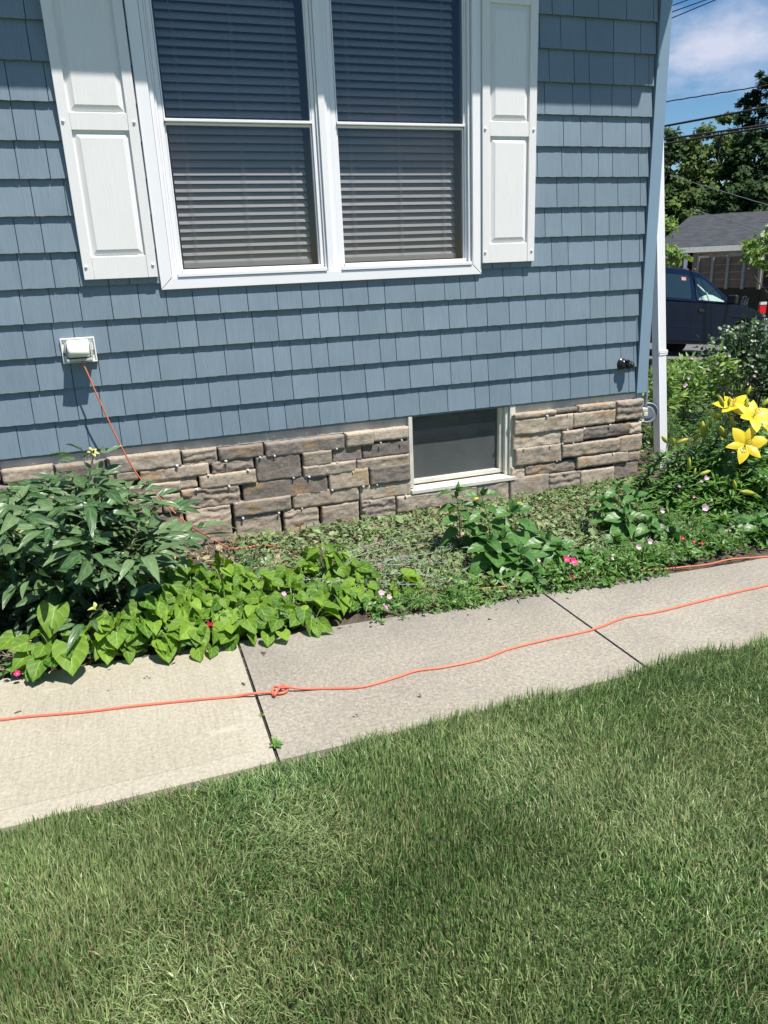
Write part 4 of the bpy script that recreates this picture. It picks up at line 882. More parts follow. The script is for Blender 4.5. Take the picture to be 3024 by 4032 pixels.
# ---------------------------------------------------------------- lilies
def lily(px, py, Y, lean, items, label, n=125, lsize=0.095):
    top = at(px, py, Y); base = np.array([top[0]-lean, Y+0.10, 0.0]); root = plantroot('lily', base, label, 'lily'); T = top-base; C = Cloud(); mb = MB()
    P = spline([(0, 0, 0), (T[0]*0.35, T[1]*0.4, T[2]*0.5), tuple(T)], 10); mb.tube(P, [0.0048*(1-0.5*j/(len(P)-1)) for j in range(len(P))], 6); Pn = np.array([tuple(p) for p in P])
    tt = np.linspace(0.06, 0.97, n); idx = tt*(len(Pn)-1); i0 = np.clip(idx.astype(int), 0, len(Pn)-2); fr = (idx-i0)[:, None]; pos = Pn[i0]*(1-fr)+Pn[i0+1]*fr
    a = np.arange(n)*2.4; d = np.stack([np.cos(a), np.sin(a), 0.28+0.3*tt+rng.normal(0, 0.18, n)], 1)
    C.put('narrow', pos, d, np.array([0, 0, 1])+rdir(n)*0.25+SUNUP*0.3, lsize*(1.25-0.6*tt)*rng.uniform(0.8, 1.15, n), 1.6)
    C.build('foliage', M['lilyleaf'], root); mb.build('stem', M['lilystem'], root)
    for it in items:
        kind, fx_, fy_, dY = it[:4]; c = at(fx_, fy_, Y+dY)-base
        st = MB(); st.tube(spline([tuple(T*0.96), tuple((T*0.96+c)/2+np.array([0, 0, -0.01])), tuple(c)], 5), [0.0024]*5+[0.0028]*6, 5)
        if kind == 'bud':
            ax = np.array(it[4], float); ax /= np.linalg.norm(ax); ln = it[5]*1.3; V = MB(); prof = [(0.10, 0), (0.42, 0.12), (0.62, 0.3), (0.66, 0.5), (0.52, 0.75), (0.26, 0.93), (0.05, 1.0)]
            me = MB(); lathe(me, tuple(c), tuple(ax), [(r_*ln*0.24, h_*ln) for r_, h_ in prof], 9)
            # uv for the colour run from stem to tip
            o = me.build('bud', M['bud'], root, smooth=True); uvl = o.data.uv_layers.new(name='UVMap')
            for l in o.data.loops:
                v_ = np.array(o.data.vertices[l.vertex_index].co); uvl.data[l.index].uv = (float(np.clip(np.dot(v_-c, ax)/ln, 0, 1)), 0.5)
            st.build('pedicel', M['limestem'], o)
        else:
            nrm = np.array(it[4], float); nrm /= np.linalg.norm(nrm); s = it[5]*1.03; u = np.cross(nrm, [0.1, 0.3, 0.9]); u /= np.linalg.norm(u); w_ = np.cross(nrm, u); F_ = Cloud(); a0 = random.uniform(0, 1)
            for k in range(6):
                an = a0+k*1.0472; dd = u*math.cos(an)+w_*math.sin(an)+nrm*0.6
                F_.put('petal', c, dd, nrm*1.0-(u*math.cos(an)+w_*math.sin(an))*0.6, 1.25*s*(1.0 if k % 2 else 0.93), 1.5 if k % 2 else 1.15)
            o = F_.build('flower', M['lilypetal'], root); fm = MB(); am = MB()
            for k in range(6):
                an = a0+0.5+k*1.0472; e = c+(nrm*0.9+(u*math.cos(an)+w_*math.sin(an))*0.28)*s*0.62; fm.tube([tuple(c), tuple((c+e)/2+nrm*0.004), tuple(e)], 0.0011, 4)
                tv = (u*math.sin(an)-w_*math.cos(an))*0.006; am.tube([tuple(e-tv), tuple(e+tv)], 0.0019, 5)
            e = c+nrm*s*0.78; fm.tube([tuple(c), tuple(e)], [0.0022, 0.0016], 5); fm.build('filament', M['filament'], o); am.build('anther', M['anther'], o); st.build('pedicel', M['limestem'], o)
    return root
lily(1440, 975, -0.60, 0.16, [('bud', 1441, 957, 0, (-0.5, -0.1, 0.5), 0.065)], 'lily stem with one bud in front of the downspout foot')
lily(1480, 965, -0.55, 0.12, [('bud', 1460, 958, 0, (0.7, -0.2, 0.25), 0.07), ('bud', 1492, 955, 0, (0.8, 0, 0.5), 0.075), ('bud', 1455, 962, -.02, (-0.3, -0.2, 0.7), 0.05)], 'budding lily just right of the downspout foot')
lily(1517, 955, -0.62, 0.10, [('bud', 1519, 945, 0, (-0.15, 0, 1), 0.09), ('bud', 1525, 935, 0.02, (0.1, 0, 1), 0.045), ('bud', 1533, 925, 0.02, (0, 0, 1), 0.06)], 'lily with an upright yellow bud and two small ones')
lily(1548, 950, -0.70, 0.10, [('bud', 1568, 948, -.02, (-0.7, -0.2, 0.85), 0.10), ('bud', 1557, 905, 0.02, (-0.85, 0, 0.5), 0.085), ('bud', 1553, 935, 0.0, (0.0, 0, 1), 0.045)], 'lily with two slanting buds left of the open flowers')
lily(1590, 945, -0.85, 0.16, [('flower', 1610, 960, -0.08, (-0.30, -0.78, 0.45), 0.10), ('bud', 1618, 952, -.02, (1, -0.1, 0.1), 0.095)], 'lily carrying the lowest and fullest open yellow flower')
lily(1612, 915, -0.80, 0.14, [('flower', 1627, 900, -0.06, (-0.05, -0.65, 0.75), 0.10), ('flower', 1658, 922, -0.02, (0.3, -0.7, 0.5), 0.09), ('bud', 1607, 893, 0, (0.1, -0.1, 1), 0.075), ('bud', 1620, 886, 0.03, (0.9, 0, 0.35), 0.05)], 'lily with two open yellow flowers crowding the right edge')
lily(1572, 905, -0.72, 0.12, [('flower', 1584, 878, 0.0, (-0.35, -0.25, 0.9), 0.095), ('bud', 1563, 880, 0, (-0.45, 0, 0.8), 0.075), ('bud', 1573, 878, -.02, (0.1, 0, 1), 0.05), ('bud', 1584, 925, -0.03, (-0.3, 0, 0.9), 0.07)], 'lily whose yellow flower faces away behind its buds')
lily(1635, 880, -0.62, 0.12, [('bud', 1645, 878, 0, (0.85, 0, 0.6), 0.085), ('bud', 1613, 855, 0.02, (0.35, 0, 0.9), 0.055), ('bud', 1611, 875, 0.0, (0, 0, 1), 0.045)], 'tall lily with slim green buds above the open flowers')
lily(1490, 1030, -0.95, 0.14, [('bud', 1487, 1015, 0, (-0.05, -0.1, 1), 0.06), ('bud', 1510, 1026, 0, (1, -0.1, 0.25), 0.065), ('bud', 1498, 1028, -0.02, (0.2, 0, 0.8), 0.04)], 'short lily with three buds in front of the tall ones')
lily(1590, 1075, -1.05, 0.14, [('bud', 1588, 1060, 0, (-0.3, -0.1, 0.9), 0.06), ('bud', 1598, 1062, 0, (1, -0.15, -0.2), 0.085)], 'low lily with one bud pointing sideways')
lily(1640, 1068, -1.0, 0.14, [('bud', 1635, 1055, 0, (0.35, -0.1, 0.9), 0.075)], 'low lily with a single leaning bud at the right edge')
lily(1400, 1080, -0.55, 0.1, [], 'bare lily stem without buds beside the house corner', 60)
lily(1555, 1000, -0.75, 0.12, [], 'budless lily stem behind the short budding lily', 90)
lily(1610, 1000, -0.72, 0.12, [], 'budless lily stem under the lowest open flower', 90)
lily(1650, 985, -0.95, 0.14, [], 'budless lily stem under the right flowers', 90)
lily(1530, 1080, -1.1, 0.12, [], 'short budless lily stem behind the round pink cup', 80)
lily(1575, 1120, -1.25, 0.12, [], 'lowest budless lily stem near the path', 80)
lily(1655, 1120, -1.25, 0.12, [], 'short budless lily stem at the right picture edge near the path', 80)
lily(1480, 1090, -0.9, 0.12, [], 'slender budless lily stem behind the pink cups', 70)

# ---------------------------------------------------------------- plants behind the corner
G2 = 'undergrowth behind the house corner'
def und(x, y, r, h, n, mat='pale', kind='narrow', size=0.05, label='leafy undergrowth between the downspout and the rose bush', st='finestem', name='border_plant', group=G2):
    return bushy(name, label, 'plant', (x, y, zt(x)), h, r, r, 26, n//26, kind, size, M[mat], M[st], group=group, sr=0.002, droop=-0.1, fill=0.1, up=0.3)
for x, y, r, h in ((4.15, 0.35, .22, .42), (4.45, 0.15, .22, .40), (4.35, 0.75, .25, .48), (4.7, 0.45, .25, .45), (3.85, 0.75, .2, .5), (4.1, -0.25, .2, .32), (4.5, -0.3, .22, .34), (4.9, 0.0, .25, .4)): und(x, y, r, h, 700, 'fine', 'narrow', 0.04)
for (x, y, h, lb) in ((4.55, 1.0, 0.80, 'tall pale primrose clump nearest the downspout'), (4.95, 1.1, 0.80, 'tall pale primrose clump in the middle of the side bed'), (5.25, 0.95, 0.85, 'tall pale primrose clump touching the rose bush'), (4.15, 1.25, 0.75, 'pale primrose clump between house wall and downspout')):
    r = bushy('tall_primrose', lb, 'plant', (x, y, 0), h, .26, .26, 24, 18, 'lance', 0.10, M['pale'], M['finestem'], sr=0.003, droop=-0.5, fill=0.25, up=0.3)
    for k in range(3): flower5(r, (x+random.uniform(-.2, .2), y-0.2, h*random.uniform(.55, .95)), (0, -0.8, 0.5), 0.024, M['palepink'], n=4, cup=0.7)
mb = MB(); tw = tag(empty('bare_twig_shrub', (4.95, 0.45, 0)), 'dark bare twiggy stems between the downspout and the yellow lilies', 'shrub')
for k in range(26):
    a = random.uniform(0, 6.28); t_ = random.uniform(0.05, 0.28); h = random.uniform(0.45, 0.75); x, y = math.cos(a)*t_, math.sin(a)*t_
    mb.tube(spline([(x*.3, y*.3, 0), (x*.5+random.uniform(-.02, .02), y*.6, h*.5), (x, y, h)], 4), [0.004]*4+[0.0025]*5, 4)
    for j in range(4):
        q = np.array([x*.8, y*.8, h*random.uniform(.4, .9)]); d = rdir(1, 0.8)[0]*random.uniform(.05, .14); mb.tube([tuple(q), tuple(q+d)], 0.0016, 3)
mb.build('stem', M['darkstem'], tw)
for x, y, r_, h in ((3.78, -0.55, .16, .34), (4.05, -0.7, .18, .38), (4.3, -0.55, .2, .42), (3.95, -1.0, .18, .32), (4.2, -1.15, .2, .34), (4.5, -0.85, .2, .42), (3.6, -0.9, .14, .22), (4.6, -1.2, .22, .36)):
    und(x, y, r_, h, 520, 'lilyleaf', 'lance', .075, label='leafy green filling between the lily stems', name='border_plant', group='green filling between the lily stems')
# rose bush
def rosebush(base, rx, ry, h, n, label):
    root = plantroot('rose_bush', base, label, 'bush'); C = Cloud(); mb = MB(); heads = []
    for i in range(60):
        a = random.uniform(0, 6.28); rr = random.random()**0.5; tx, ty = math.cos(a)*rr*rx, math.sin(a)*rr*ry; hh = h*math.sqrt(1-0.6*rr*rr)*random.uniform(.8, 1.03); heads.append((tx, ty, hh))
        P = spline([(tx*.2, ty*.2, 0), (tx*.7, ty*.7, hh*.6), (tx, ty, hh)], 5); mb.tube(P, 0.0035, 4); Pn = np.array([tuple(p) for p in P]); k = n//60
        idx = np.clip((rng.uniform(0.15, 1, k)**0.7*len(Pn)).astype(int), 0, len(Pn)-1); d = rdir(k, 0.1); q = Pn[idx]+d*rng.uniform(0.02, 0.12, k)[:, None]
        C.put('round', q, d, SUNUP*0.9+rdir(k)*0.7, 0.042*rng.uniform(.7, 1.25, k), 1.15)
    mb.build('stem', M['darkstem'], root); C.build('foliage', M['rose'], root)
    for (x, y, z) in random.sample(heads, 9): flower5(root, (base[0]+x, base[1]+y, z+0.02+base[2]), SUNUP, 0.022, M['seedhusk'], name='spent_rose', jit=.4)
    return root
rosebush((5.88, 1.15, 0), .62, .5, 1.04, 3600, 'dark glossy rose bush with spent blooms in front of the parked trucks')
rosebush((6.5, 0.85, 0.0), .55, .5, 0.95, 2600, 'dark rose bush further right, mostly out of frame')
for x, y, r, h in ((5.0, -0.45, .25, .36), (5.3, 0.1, .3, .5), (5.5, -0.5, .28, .45), (5.75, 0.2, .3, .5)): und(x, y, r, h, 500, 'rose', 'round', 0.045, label='dark low foliage behind the open lilies', st='darkstem', group='dark low foliage behind the lilies')

# silver stems
sg = tag(empty('silver_sage', (1.0, -1.0, 0)), 'long pale silver sage stems sprawling flat over the clippings', 'plant'); mb = MB(); C = Cloud()
SGL = [[(690, 1240), (760, 1205), (860, 1180), (985, 1172)], [(700, 1215), (790, 1180), (870, 1160), (935, 1150)], [(790, 1228), (860, 1205), (935, 1195), (975, 1185)], [(540, 1262), (640, 1254), (730, 1248)], [(800, 1265), (880, 1262), (960, 1262)], [(830, 1240), (900, 1240), (950, 1252), (990, 1262)], [(760, 1215), (850, 1208), (920, 1210)], [(720, 1235), (800, 1222), (900, 1218), (960, 1215)]]
for ln in SGL:
    P = [tuple(gnd(*q, 0.055+0.02*math.sin(i*2))-np.array(sg.location)) for i, q in enumerate(ln)]; P = spline(P, 6); mb.tube(P, 0.0019, 5)
    for p in P[::2]:
        for k in range(3):
            d = rdir(1, 0.3)[0]*random.uniform(.02, .05); mb.tube([tuple(p), tuple(np.array(p)+d)], 0.0011, 3)
            C.put('narrow', np.array(p)+d*rng.uniform(.3, 1, (4, 1)), rdir(4, .2), rdir(4, 1), 0.022)
mb.build('stem', M['sage'], sg); C.build('foliage', M['sageleaf'], sg)

# ---------------------------------------------------------------- clippings and groundcover (uncountable)
def scatter(name, mat, label, cat, k, xr, yr, kinds, size, zr, up=0.6, mask=None):
    C = Cloud(); x = rng.uniform(*xr, k); y = rng.uniform(*yr, k)
    if mask is not None: m_ = mask(x, y); x = x[m_]; y = y[m_]
    k = len(x); z = rng.uniform(*zr, k)**1.0; pos = np.stack([x, y, z], 1)
    for kd in kinds:
        m_ = rng.random(k) < 1/len(kinds); n = int(m_.sum()); d = rdir(n, 0.15); d[:, 2] *= 0.45; C.put(kd, pos[m_], d, np.array([0, -.2, up])+rdir(n)*0.6, size*rng.uniform(.5, 1.3, n))
    o = C.build(name, mat); tag(o, label, cat, kind='stuff'); return o
def patch(x, y): return np.sin(x*5.1+1)*np.cos(y*6.3)+0.6*np.sin(x*13+y*9)+rng.normal(0, .6, len(x))
scatter('clippings', M['clip'], 'pale green cut leaves strewn over the soil', 'clippings', 12500, (0.45, 3.5), (-1.42, -0.10), ('bit', 'narrow', 'bit'), 0.04, (0.0, 0.045), mask=lambda x, y: patch(x, y) > -0.9)
scatter('clippings', leafmat('wilted_leaf', (.07, .12, .04), (.2, .27, .12), trans=.1, vein=False, rough=.6), 'larger wilted leaves lying in heaps on the soil', 'clippings', 1100, (0.45, 3.4), (-1.35, -0.12), ('lance', 'ovate'), 0.055, (0.01, 0.06), up=.9, mask=lambda x, y: vnoise(x, y, 2.3, 77) > -.2)
mb = MB()
for k in range(900):
    x, y = random.uniform(.45, 3.4), random.uniform(-1.3, -.12)
    if vnoise(np.array([x]), np.array([y]), 2.3, 77)[0] < -.5: continue
    a = random.uniform(0, 6.28); l = random.uniform(.05, .16); z = random.uniform(.012, .05); mb.tube(spline([(x, y, z), (x+math.cos(a)*l*.5, y+math.sin(a)*l*.5, z+random.uniform(0, .03)), (x+math.cos(a+.4)*l, y+math.sin(a+.4)*l, z-.005)], 3), .0014, 3, cap=False)
tag(mb.build('cut_stems', plain('cut_stem', (.2, .24, .1), .7, var=.3)), 'thin cut green stems tangled over the clippings', 'clippings', kind='stuff')
scatter('dry_clippings', M['clipdry'], 'dry brown cut stems strewn over the soil', 'clippings', 5500, (-0.8, 3.5), (-1.40, -0.10), ('narrow', 'narrow', 'bit'), 0.055, (0.0, 0.03))
def bedy0(x): return -1.455-0.075*x
scatter('groundcover', M['fine'], 'small fresh green groundcover leaves', 'groundcover', 6500, (0.4, 3.55), (-1.6, -0.12), ('bit', 'ovate'), 0.028, (0.0, 0.07), mask=lambda x, y: (patch(x+2, y) > 0.75) | ((y < bedy0(x)+0.12) & (x > 0.9)) | ((x > 2.3) & (y > -0.35)))
scatter('groundcover', M['weed'], 'dark green low leaves between the plants', 'groundcover', 4200, (1.2, 5.2), (-1.55, -0.35), ('ovate', 'heart', 'lance'), 0.055, (0.0, 0.09), mask=lambda x, y: (x > 2.3+0.8*(y+0.3)*-1*0.5) & (patch(x, y) > -0.3) & (y < -0.5-(0.35*(x < 3.6))))
scatter('groundcover', M['fine'], 'loose green undergrowth carpet behind the house corner', 'groundcover', 5500, (3.75, 6.6), (-1.3, 2.6), ('narrow', 'ovate'), 0.05, (0.0, 0.14))
scatter('groundcover', M['peony'], 'dark low leaves in the shade under the bushes', 'groundcover', 1500, (-1.6, 0.6), (-1.45, -0.5), ('ovate', 'lance'), 0.06, (0.0, 0.08))
def edgey(x, y): return (y > bedy0(x)-.05)
C = Cloud(); n = 6500; x = rng.uniform(0.95, 4.6, n); y = np.where(x < 3, bedy0(x), -1.68)+rng.uniform(-.035, .30, n)**1.0; z = rng.uniform(0.004, 1, n)*(.035+.05*np.clip((y-np.where(x < 3, bedy0(x), -1.68)), 0, .1)*10)
keep = (vnoise(x, y, 3.3, 41)+rng.normal(0, .35, n) > -.25) & ((x < 2.55) | (y > np.where(x < 3, bedy0(x), -1.68)+.07)); x, y, z = x[keep], y[keep], z[keep]; n = len(x); pos = np.stack([x, y, z], 1); m_ = rng.random(n) < .5
C.put('ovate', pos[m_], rdir(int(m_.sum()), .2)*[1, 1, .5], SUNUP+rdir(int(m_.sum()))*.6, 0.034*rng.uniform(.5, 1.4, int(m_.sum()))); C.put('narrow', pos[~m_], rdir(int((~m_).sum()), .2)+[0, -.3, 0], SUNUP+rdir(int((~m_).sum()))*.6, 0.042*rng.uniform(.6, 1.3, int((~m_).sum())))
tag(C.build('groundcover', M['fine']), 'fringe of small green leaves spilling over the path edge', 'groundcover', kind='stuff')
# twigs at left edge
mb = MB()
for k in range(60):
    c = gnd(random.uniform(-15, 75), random.uniform(1405, 1455), 0.0)+np.array([0, 0, random.uniform(0.005, 0.05)]); d = rdir(1)[0]*random.uniform(.02, .06); d[2] *= .3; mb.tube([tuple(c-d), tuple(c+d)], random.uniform(.0012, .003), 4)
tag(mb.build('twig_pile', plain('twig', (0.3, 0.22, 0.16), 0.9, var=.5)), 'small pile of dry brown twigs at the left end of the bed', 'twigs', kind='stuff')
# yellow little flowers by the basement window
for px, py, Y, lb in ((1500, 985, -.62, 'budless lily stem between the downspout and the upright yellow bud'), (1532, 990, -.72, 'budless lily stem just below the upright yellow bud'), (1562, 978, -.8, 'budless lily stem left of the lowest open flower'), (1588, 1012, -.9, 'budless lily stem below and left of the lowest open flower'), (1632, 1020, -.9, 'budless lily stem directly below the pair of open flowers'), (1547, 1042, -.95, 'budless lily stem above the round pink cup'), (1605, 1045, -.98, 'budless lily stem behind the bud that points sideways'), (1458, 1030, -.7, 'budless lily stem nearest the downspout foot'), (1652, 1030, -1.05, 'budless lily stem cut by the right picture edge')):
    lily(px, py, Y, 0.13, [], lb, 110, 0.092)
for (px, py, Y), lb in (((1028, 1076, -0.25), 'yellow flower directly under the basement window sill'), ((1118, 1090, -0.35), 'yellow flower pair lying on the clippings'), ((1148, 1140, -0.75), 'yellow flower lowest in the clippings')):
    p = at(px, py, Y); r = plantroot('yellow_flower', (p[0], p[1], 0), lb, 'flower'); mb = MB(); mb.tube([(0, 0, 0), (0.005, 0, max(.03, p[2]))], 0.0015, 4); mb.build('stem', M['finestem'], r)
    for k in range(2 if 'pair' in lb else 1): flower5(r, (p[0]+k*0.02, p[1], max(.03, p[2])), (0, -.6, .7), 0.018, M['yellow'])
    C = Cloud(); C.put('ovate', np.tile([0, 0, .02], (6, 1)), rdir(6, .2), rdir(6, 1), 0.04); C.build('foliage', M['fine'], r)
# weed growing in the first joint, bits on the slabs
wv = gnd(596, 1612, 0); r = plantroot('joint_weed', (wv[0], wv[1], 0), 'small green weed sprouting from the first path joint', 'weed'); C = Cloud()
C.put('ovate', np.tile([0, 0, .008], (7, 1)), np.array([[.9, -.1, .15], [.6, .1, .5], [-.7, -.2, .2], [-.2, .1, 1], [.4, -.7, .15], [-.3, -.8, .2], [.2, .3, .9]]), np.array([0, -.4, .9]), np.array([.036, .028, .028, .036, .034, .026, .03])*.85, .9); C.build('foliage', M['fine'], r)
wv = gnd(566, 1545, 0); r2 = plantroot('joint_weed', (wv[0], wv[1], 0), 'tiny weed tuft in the first path joint above the bigger one', 'weed'); C = Cloud(); C.put('ovate', np.tile([0, 0, .004], (5, 1)), rdir(5, .5), rdir(5, 1), .014); C.build('foliage', M['pale'], r2)
M['debris'] = plain('dark_debris', (0.07, 0.055, 0.05), .9, var=.4)
for (px, py), lb in (((318, 1465), 'dark leaf scrap on the pale slab above the cord'), ((528, 1478), 'dark leaf scrap beside the first joint'), ((905, 1502), 'dark crumbled leaf on the middle slab'), ((768, 1548), 'small bluish scrap on the middle slab')):
    g = gnd(px, py, 0); C = Cloud(); k = 3 if '905' not in str(px) else 6
    C.put('bit', np.tile([0, 0, .002], (k, 1))+rng.normal(0, .006, (k, 3))*[1, 1, 0], rdir(k)*[1, 1, .2], [0, 0, 1], .018); o = C.build('leaf_scrap', M['debris']); o.location = g; tag(o, lb, 'leaf')

# ================================================================== LAWN GRASS
def grassmat(name, cols):
    m, t, b = newmat(name); isl = island(t); poss = np.linspace(0, 1, len(cols)); r = t.nodes.new('ShaderNodeValToRGB'); r.color_ramp.interpolation = 'LINEAR'; e = r.color_ramp.elements
    while len(e) < len(cols): e.new(.5)
    for i, (c, p) in enumerate(cols): e[i].position = p; e[i].color = (*c, 1)
    t.links.new(isl, r.inputs[0]); uv = t.nodes.new('ShaderNodeUVMap'); sp = t.nodes.new('ShaderNodeSeparateXYZ'); t.links.new(uv.outputs[0], sp.inputs[0])
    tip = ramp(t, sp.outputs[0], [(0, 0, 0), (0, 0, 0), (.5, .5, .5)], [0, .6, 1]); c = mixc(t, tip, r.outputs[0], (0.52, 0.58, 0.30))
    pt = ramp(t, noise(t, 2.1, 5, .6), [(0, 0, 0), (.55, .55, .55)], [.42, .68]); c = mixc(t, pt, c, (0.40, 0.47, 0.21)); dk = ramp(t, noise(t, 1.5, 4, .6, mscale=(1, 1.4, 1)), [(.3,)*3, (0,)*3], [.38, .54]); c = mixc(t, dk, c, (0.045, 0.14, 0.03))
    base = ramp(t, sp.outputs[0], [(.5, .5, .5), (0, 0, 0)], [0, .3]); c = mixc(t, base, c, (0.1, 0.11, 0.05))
    t.links.new(c, b.inputs['Base Color']); b.inputs['Roughness'].default_value = .42; b.inputs['Specular IOR Level'].default_value = .55
    tr = t.nodes.new('ShaderNodeBsdfTranslucent'); t.links.new(c, tr.inputs[0]); ms = t.nodes.new('ShaderNodeMixShader'); ms.inputs[0].default_value = .25
    t.links.new(b.outputs[0], ms.inputs[1]); t.links.new(tr.outputs[0], ms.inputs[2]); t.links.new(ms.outputs[0], t.nodes['Material Output'].inputs[0]); return m
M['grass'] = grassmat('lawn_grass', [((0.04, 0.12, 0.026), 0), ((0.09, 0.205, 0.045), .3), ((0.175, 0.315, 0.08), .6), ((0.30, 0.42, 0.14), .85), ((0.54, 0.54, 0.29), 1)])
M['grassdry'] = grassmat('lawn_thatch', [((0.2, 0.2, 0.08), 0), ((0.38, 0.33, 0.17), .5), ((0.52, 0.46, 0.28), 1)])
def grass(name, mat, label, n, xr, yr, length, width, upr=1.0, edge=None, thin=None, zf=None, seg=3):
    x = rng.uniform(*xr, n); y = rng.uniform(*yr, n)
    if edge is not None: m_ = edge(x, y); x = x[m_]; y = y[m_]
    if thin is not None: m_ = rng.random(len(x)) < thin(x, y); x = x[m_]; y = y[m_]
    n = len(x); z = (zf(x) if zf else np.zeros(n))-0.02
    L_ = length*rng.uniform(.5, 1.25, n)*(1+.18*vnoise(x, y, 3.0, 1))*np.clip(.80+.36*np.exp(-np.abs(y+2.45)/.22)+.28*np.clip(x-1.0, 0, 1.2), .6, 1.6); ang = vnoise(x, y, 2.2, 5)*1.6+rng.normal(0, 1.5, n); ln = np.clip(.30+.30*vnoise(x, y, 2.6, 9)+.25*np.clip(x-.8, 0, 1.2)+rng.normal(0, .28, n), 0.03, 1.5)/upr
    dx, dy = np.cos(ang), np.sin(ang); face = rng.uniform(0, 6.283, n); sx, sy = np.cos(face), np.sin(face); W = width*rng.uniform(.6, 1.2, n)
    V = []; U = []
    for k in range(seg+1):
        t_ = k/seg; bend = ln*t_*t_*.8+ln*t_*.35; nm = np.sqrt(1+0*bend); cx = x+dx*L_*bend*.75; cy = y+dy*L_*bend*.75; cz = z+L_*(t_-.32*np.minimum(ln, 1.2)*t_*t_); w_ = W*(1-t_**1.6)*.5+W*.04
        if k < seg:
            V += [np.stack([cx-sx*w_, cy-sy*w_, cz], 1), np.stack([cx+sx*w_, cy+sy*w_, cz], 1)]; U += [np.full((n, 2), (t_, 0.)), np.full((n, 2), (t_, 1.))]
        else: V.append(np.stack([cx, cy, cz], 1)); U.append(np.full((n, 2), (1., .5)))
    nv = 2*seg+1; V = np.stack(V, 1).reshape(-1, 3); U = np.stack(U, 1).reshape(-1, 2); f = []
    for k in range(seg-1): a = 2*k; f += [(a, a+1, a+3), (a, a+3, a+2)]
    f.append((2*seg-2, 2*seg-1, 2*seg)); F = (np.array(f)[None]+(np.arange(n)*nv)[:, None, None]).reshape(-1, 3)
    o = npmesh(name, V, F, mat, None, U); tag(o, label, 'grass', kind='stuff'); return o
def ledge(x, y): return y < -2.432+0.018*vnoise(x, y*0, 6, 3)+0.008*rng.normal(0, 1, len(x))
def inview(x, y): return (y > -3.95)
def dryf(x, y): return np.clip(.36+.28*vnoise(x, y, 2.4, 21)+.2*(y < -2.8)*(x < 0.9)-.2*(y > -2.6)-.15*(x > 1.4), .05, .9)
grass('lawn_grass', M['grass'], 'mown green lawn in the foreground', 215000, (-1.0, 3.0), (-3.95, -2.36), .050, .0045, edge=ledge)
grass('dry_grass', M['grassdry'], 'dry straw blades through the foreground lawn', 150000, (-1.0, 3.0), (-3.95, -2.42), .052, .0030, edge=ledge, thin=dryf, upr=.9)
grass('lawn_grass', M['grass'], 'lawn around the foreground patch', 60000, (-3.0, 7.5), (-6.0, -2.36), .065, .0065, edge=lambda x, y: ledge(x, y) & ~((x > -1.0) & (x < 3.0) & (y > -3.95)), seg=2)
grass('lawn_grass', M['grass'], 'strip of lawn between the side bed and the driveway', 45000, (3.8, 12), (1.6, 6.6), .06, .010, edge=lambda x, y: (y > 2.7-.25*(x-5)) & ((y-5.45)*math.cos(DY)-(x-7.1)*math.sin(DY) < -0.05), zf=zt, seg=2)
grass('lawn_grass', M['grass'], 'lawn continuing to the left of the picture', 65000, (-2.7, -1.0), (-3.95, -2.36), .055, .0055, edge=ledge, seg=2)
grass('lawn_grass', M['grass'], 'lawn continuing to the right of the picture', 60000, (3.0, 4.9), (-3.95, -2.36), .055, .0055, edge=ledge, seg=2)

# ================================================================== BACKGROUND
def dface(o, mat=None): return o
ux, uy = math.cos(DY), math.sin(DY)
# low raised black strip between lawn and driveway
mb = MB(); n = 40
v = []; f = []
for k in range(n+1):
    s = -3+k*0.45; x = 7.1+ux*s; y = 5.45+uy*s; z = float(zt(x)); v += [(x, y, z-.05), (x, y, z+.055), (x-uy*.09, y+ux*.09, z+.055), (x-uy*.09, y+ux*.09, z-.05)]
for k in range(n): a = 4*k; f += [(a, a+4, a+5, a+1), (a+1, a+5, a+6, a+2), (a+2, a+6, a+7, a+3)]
mb.add(v, f+[(0, 1, 2, 3)]); tag(mb.build('driveway_strip', M['rubber_black']), 'low raised black strip along the driveway behind the lawn strip', 'edging')
p = at(1404, 782, 2.6); mb = MB(); mb.box(-.035, .035, -.03, .03, p[2]-.03, p[2]+.035); mb.box(-.008, .008, -.008, .008, -.02, p[2]-.031)
o = mb.build('garden_light', M['rubber_black'], bevel=.005); o.location = (p[0], p[1], 0); tag(o, 'small black garden light between the house corner and the downspout', 'light')

def paint(name, c, rough=.25):
    m, t, b = newmat(name); n = noise(t, 3, 5, .6); t.links.new(ramp(t, n, [tuple(x*.85 for x in c), tuple(x*1.15 for x in c)], [.3, .7]), b.inputs['Base Color'])
    b.inputs['Roughness'].default_value = rough; b.inputs['Coat Weight'].default_value = .1; b.inputs['Specular IOR Level'].default_value = .15; b.inputs['Coat Roughness'].default_value = .06; b.inputs['Metallic'].default_value = 0.0; return m
M['navy'] = paint('navy_paint', (0.004, 0.007, 0.024)); M['blackp'] = paint('black_paint', (0.003, 0.003, 0.004)); M['whitep'] = paint('white_paint', (0.7, 0.7, 0.7))
M['carglass'] = plain('car_glass', (0.012, 0.024, 0.03), .06, var=.1); M['tyre'] = plain('tyre', (.012, .012, .012), .85); M['rim'] = plain('rim', (.35, .35, .36), .3, metal=.8); M['chrome'] = plain('chrome', (.55, .55, .55), .18, metal=1)
M['redlens'] = plain('red_lens', (.55, .01, .015), .15); M['clearlens'] = plain('clear_lens', (.6, .6, .6), .1); M['amber'] = plain('amber_lens', (.7, .16, .02), .2); M['shade'] = plain('sun_shade', (.38, .50, .46), .6)
M['trimblack'] = plain('black_trim', (.01, .01, .011), .6)
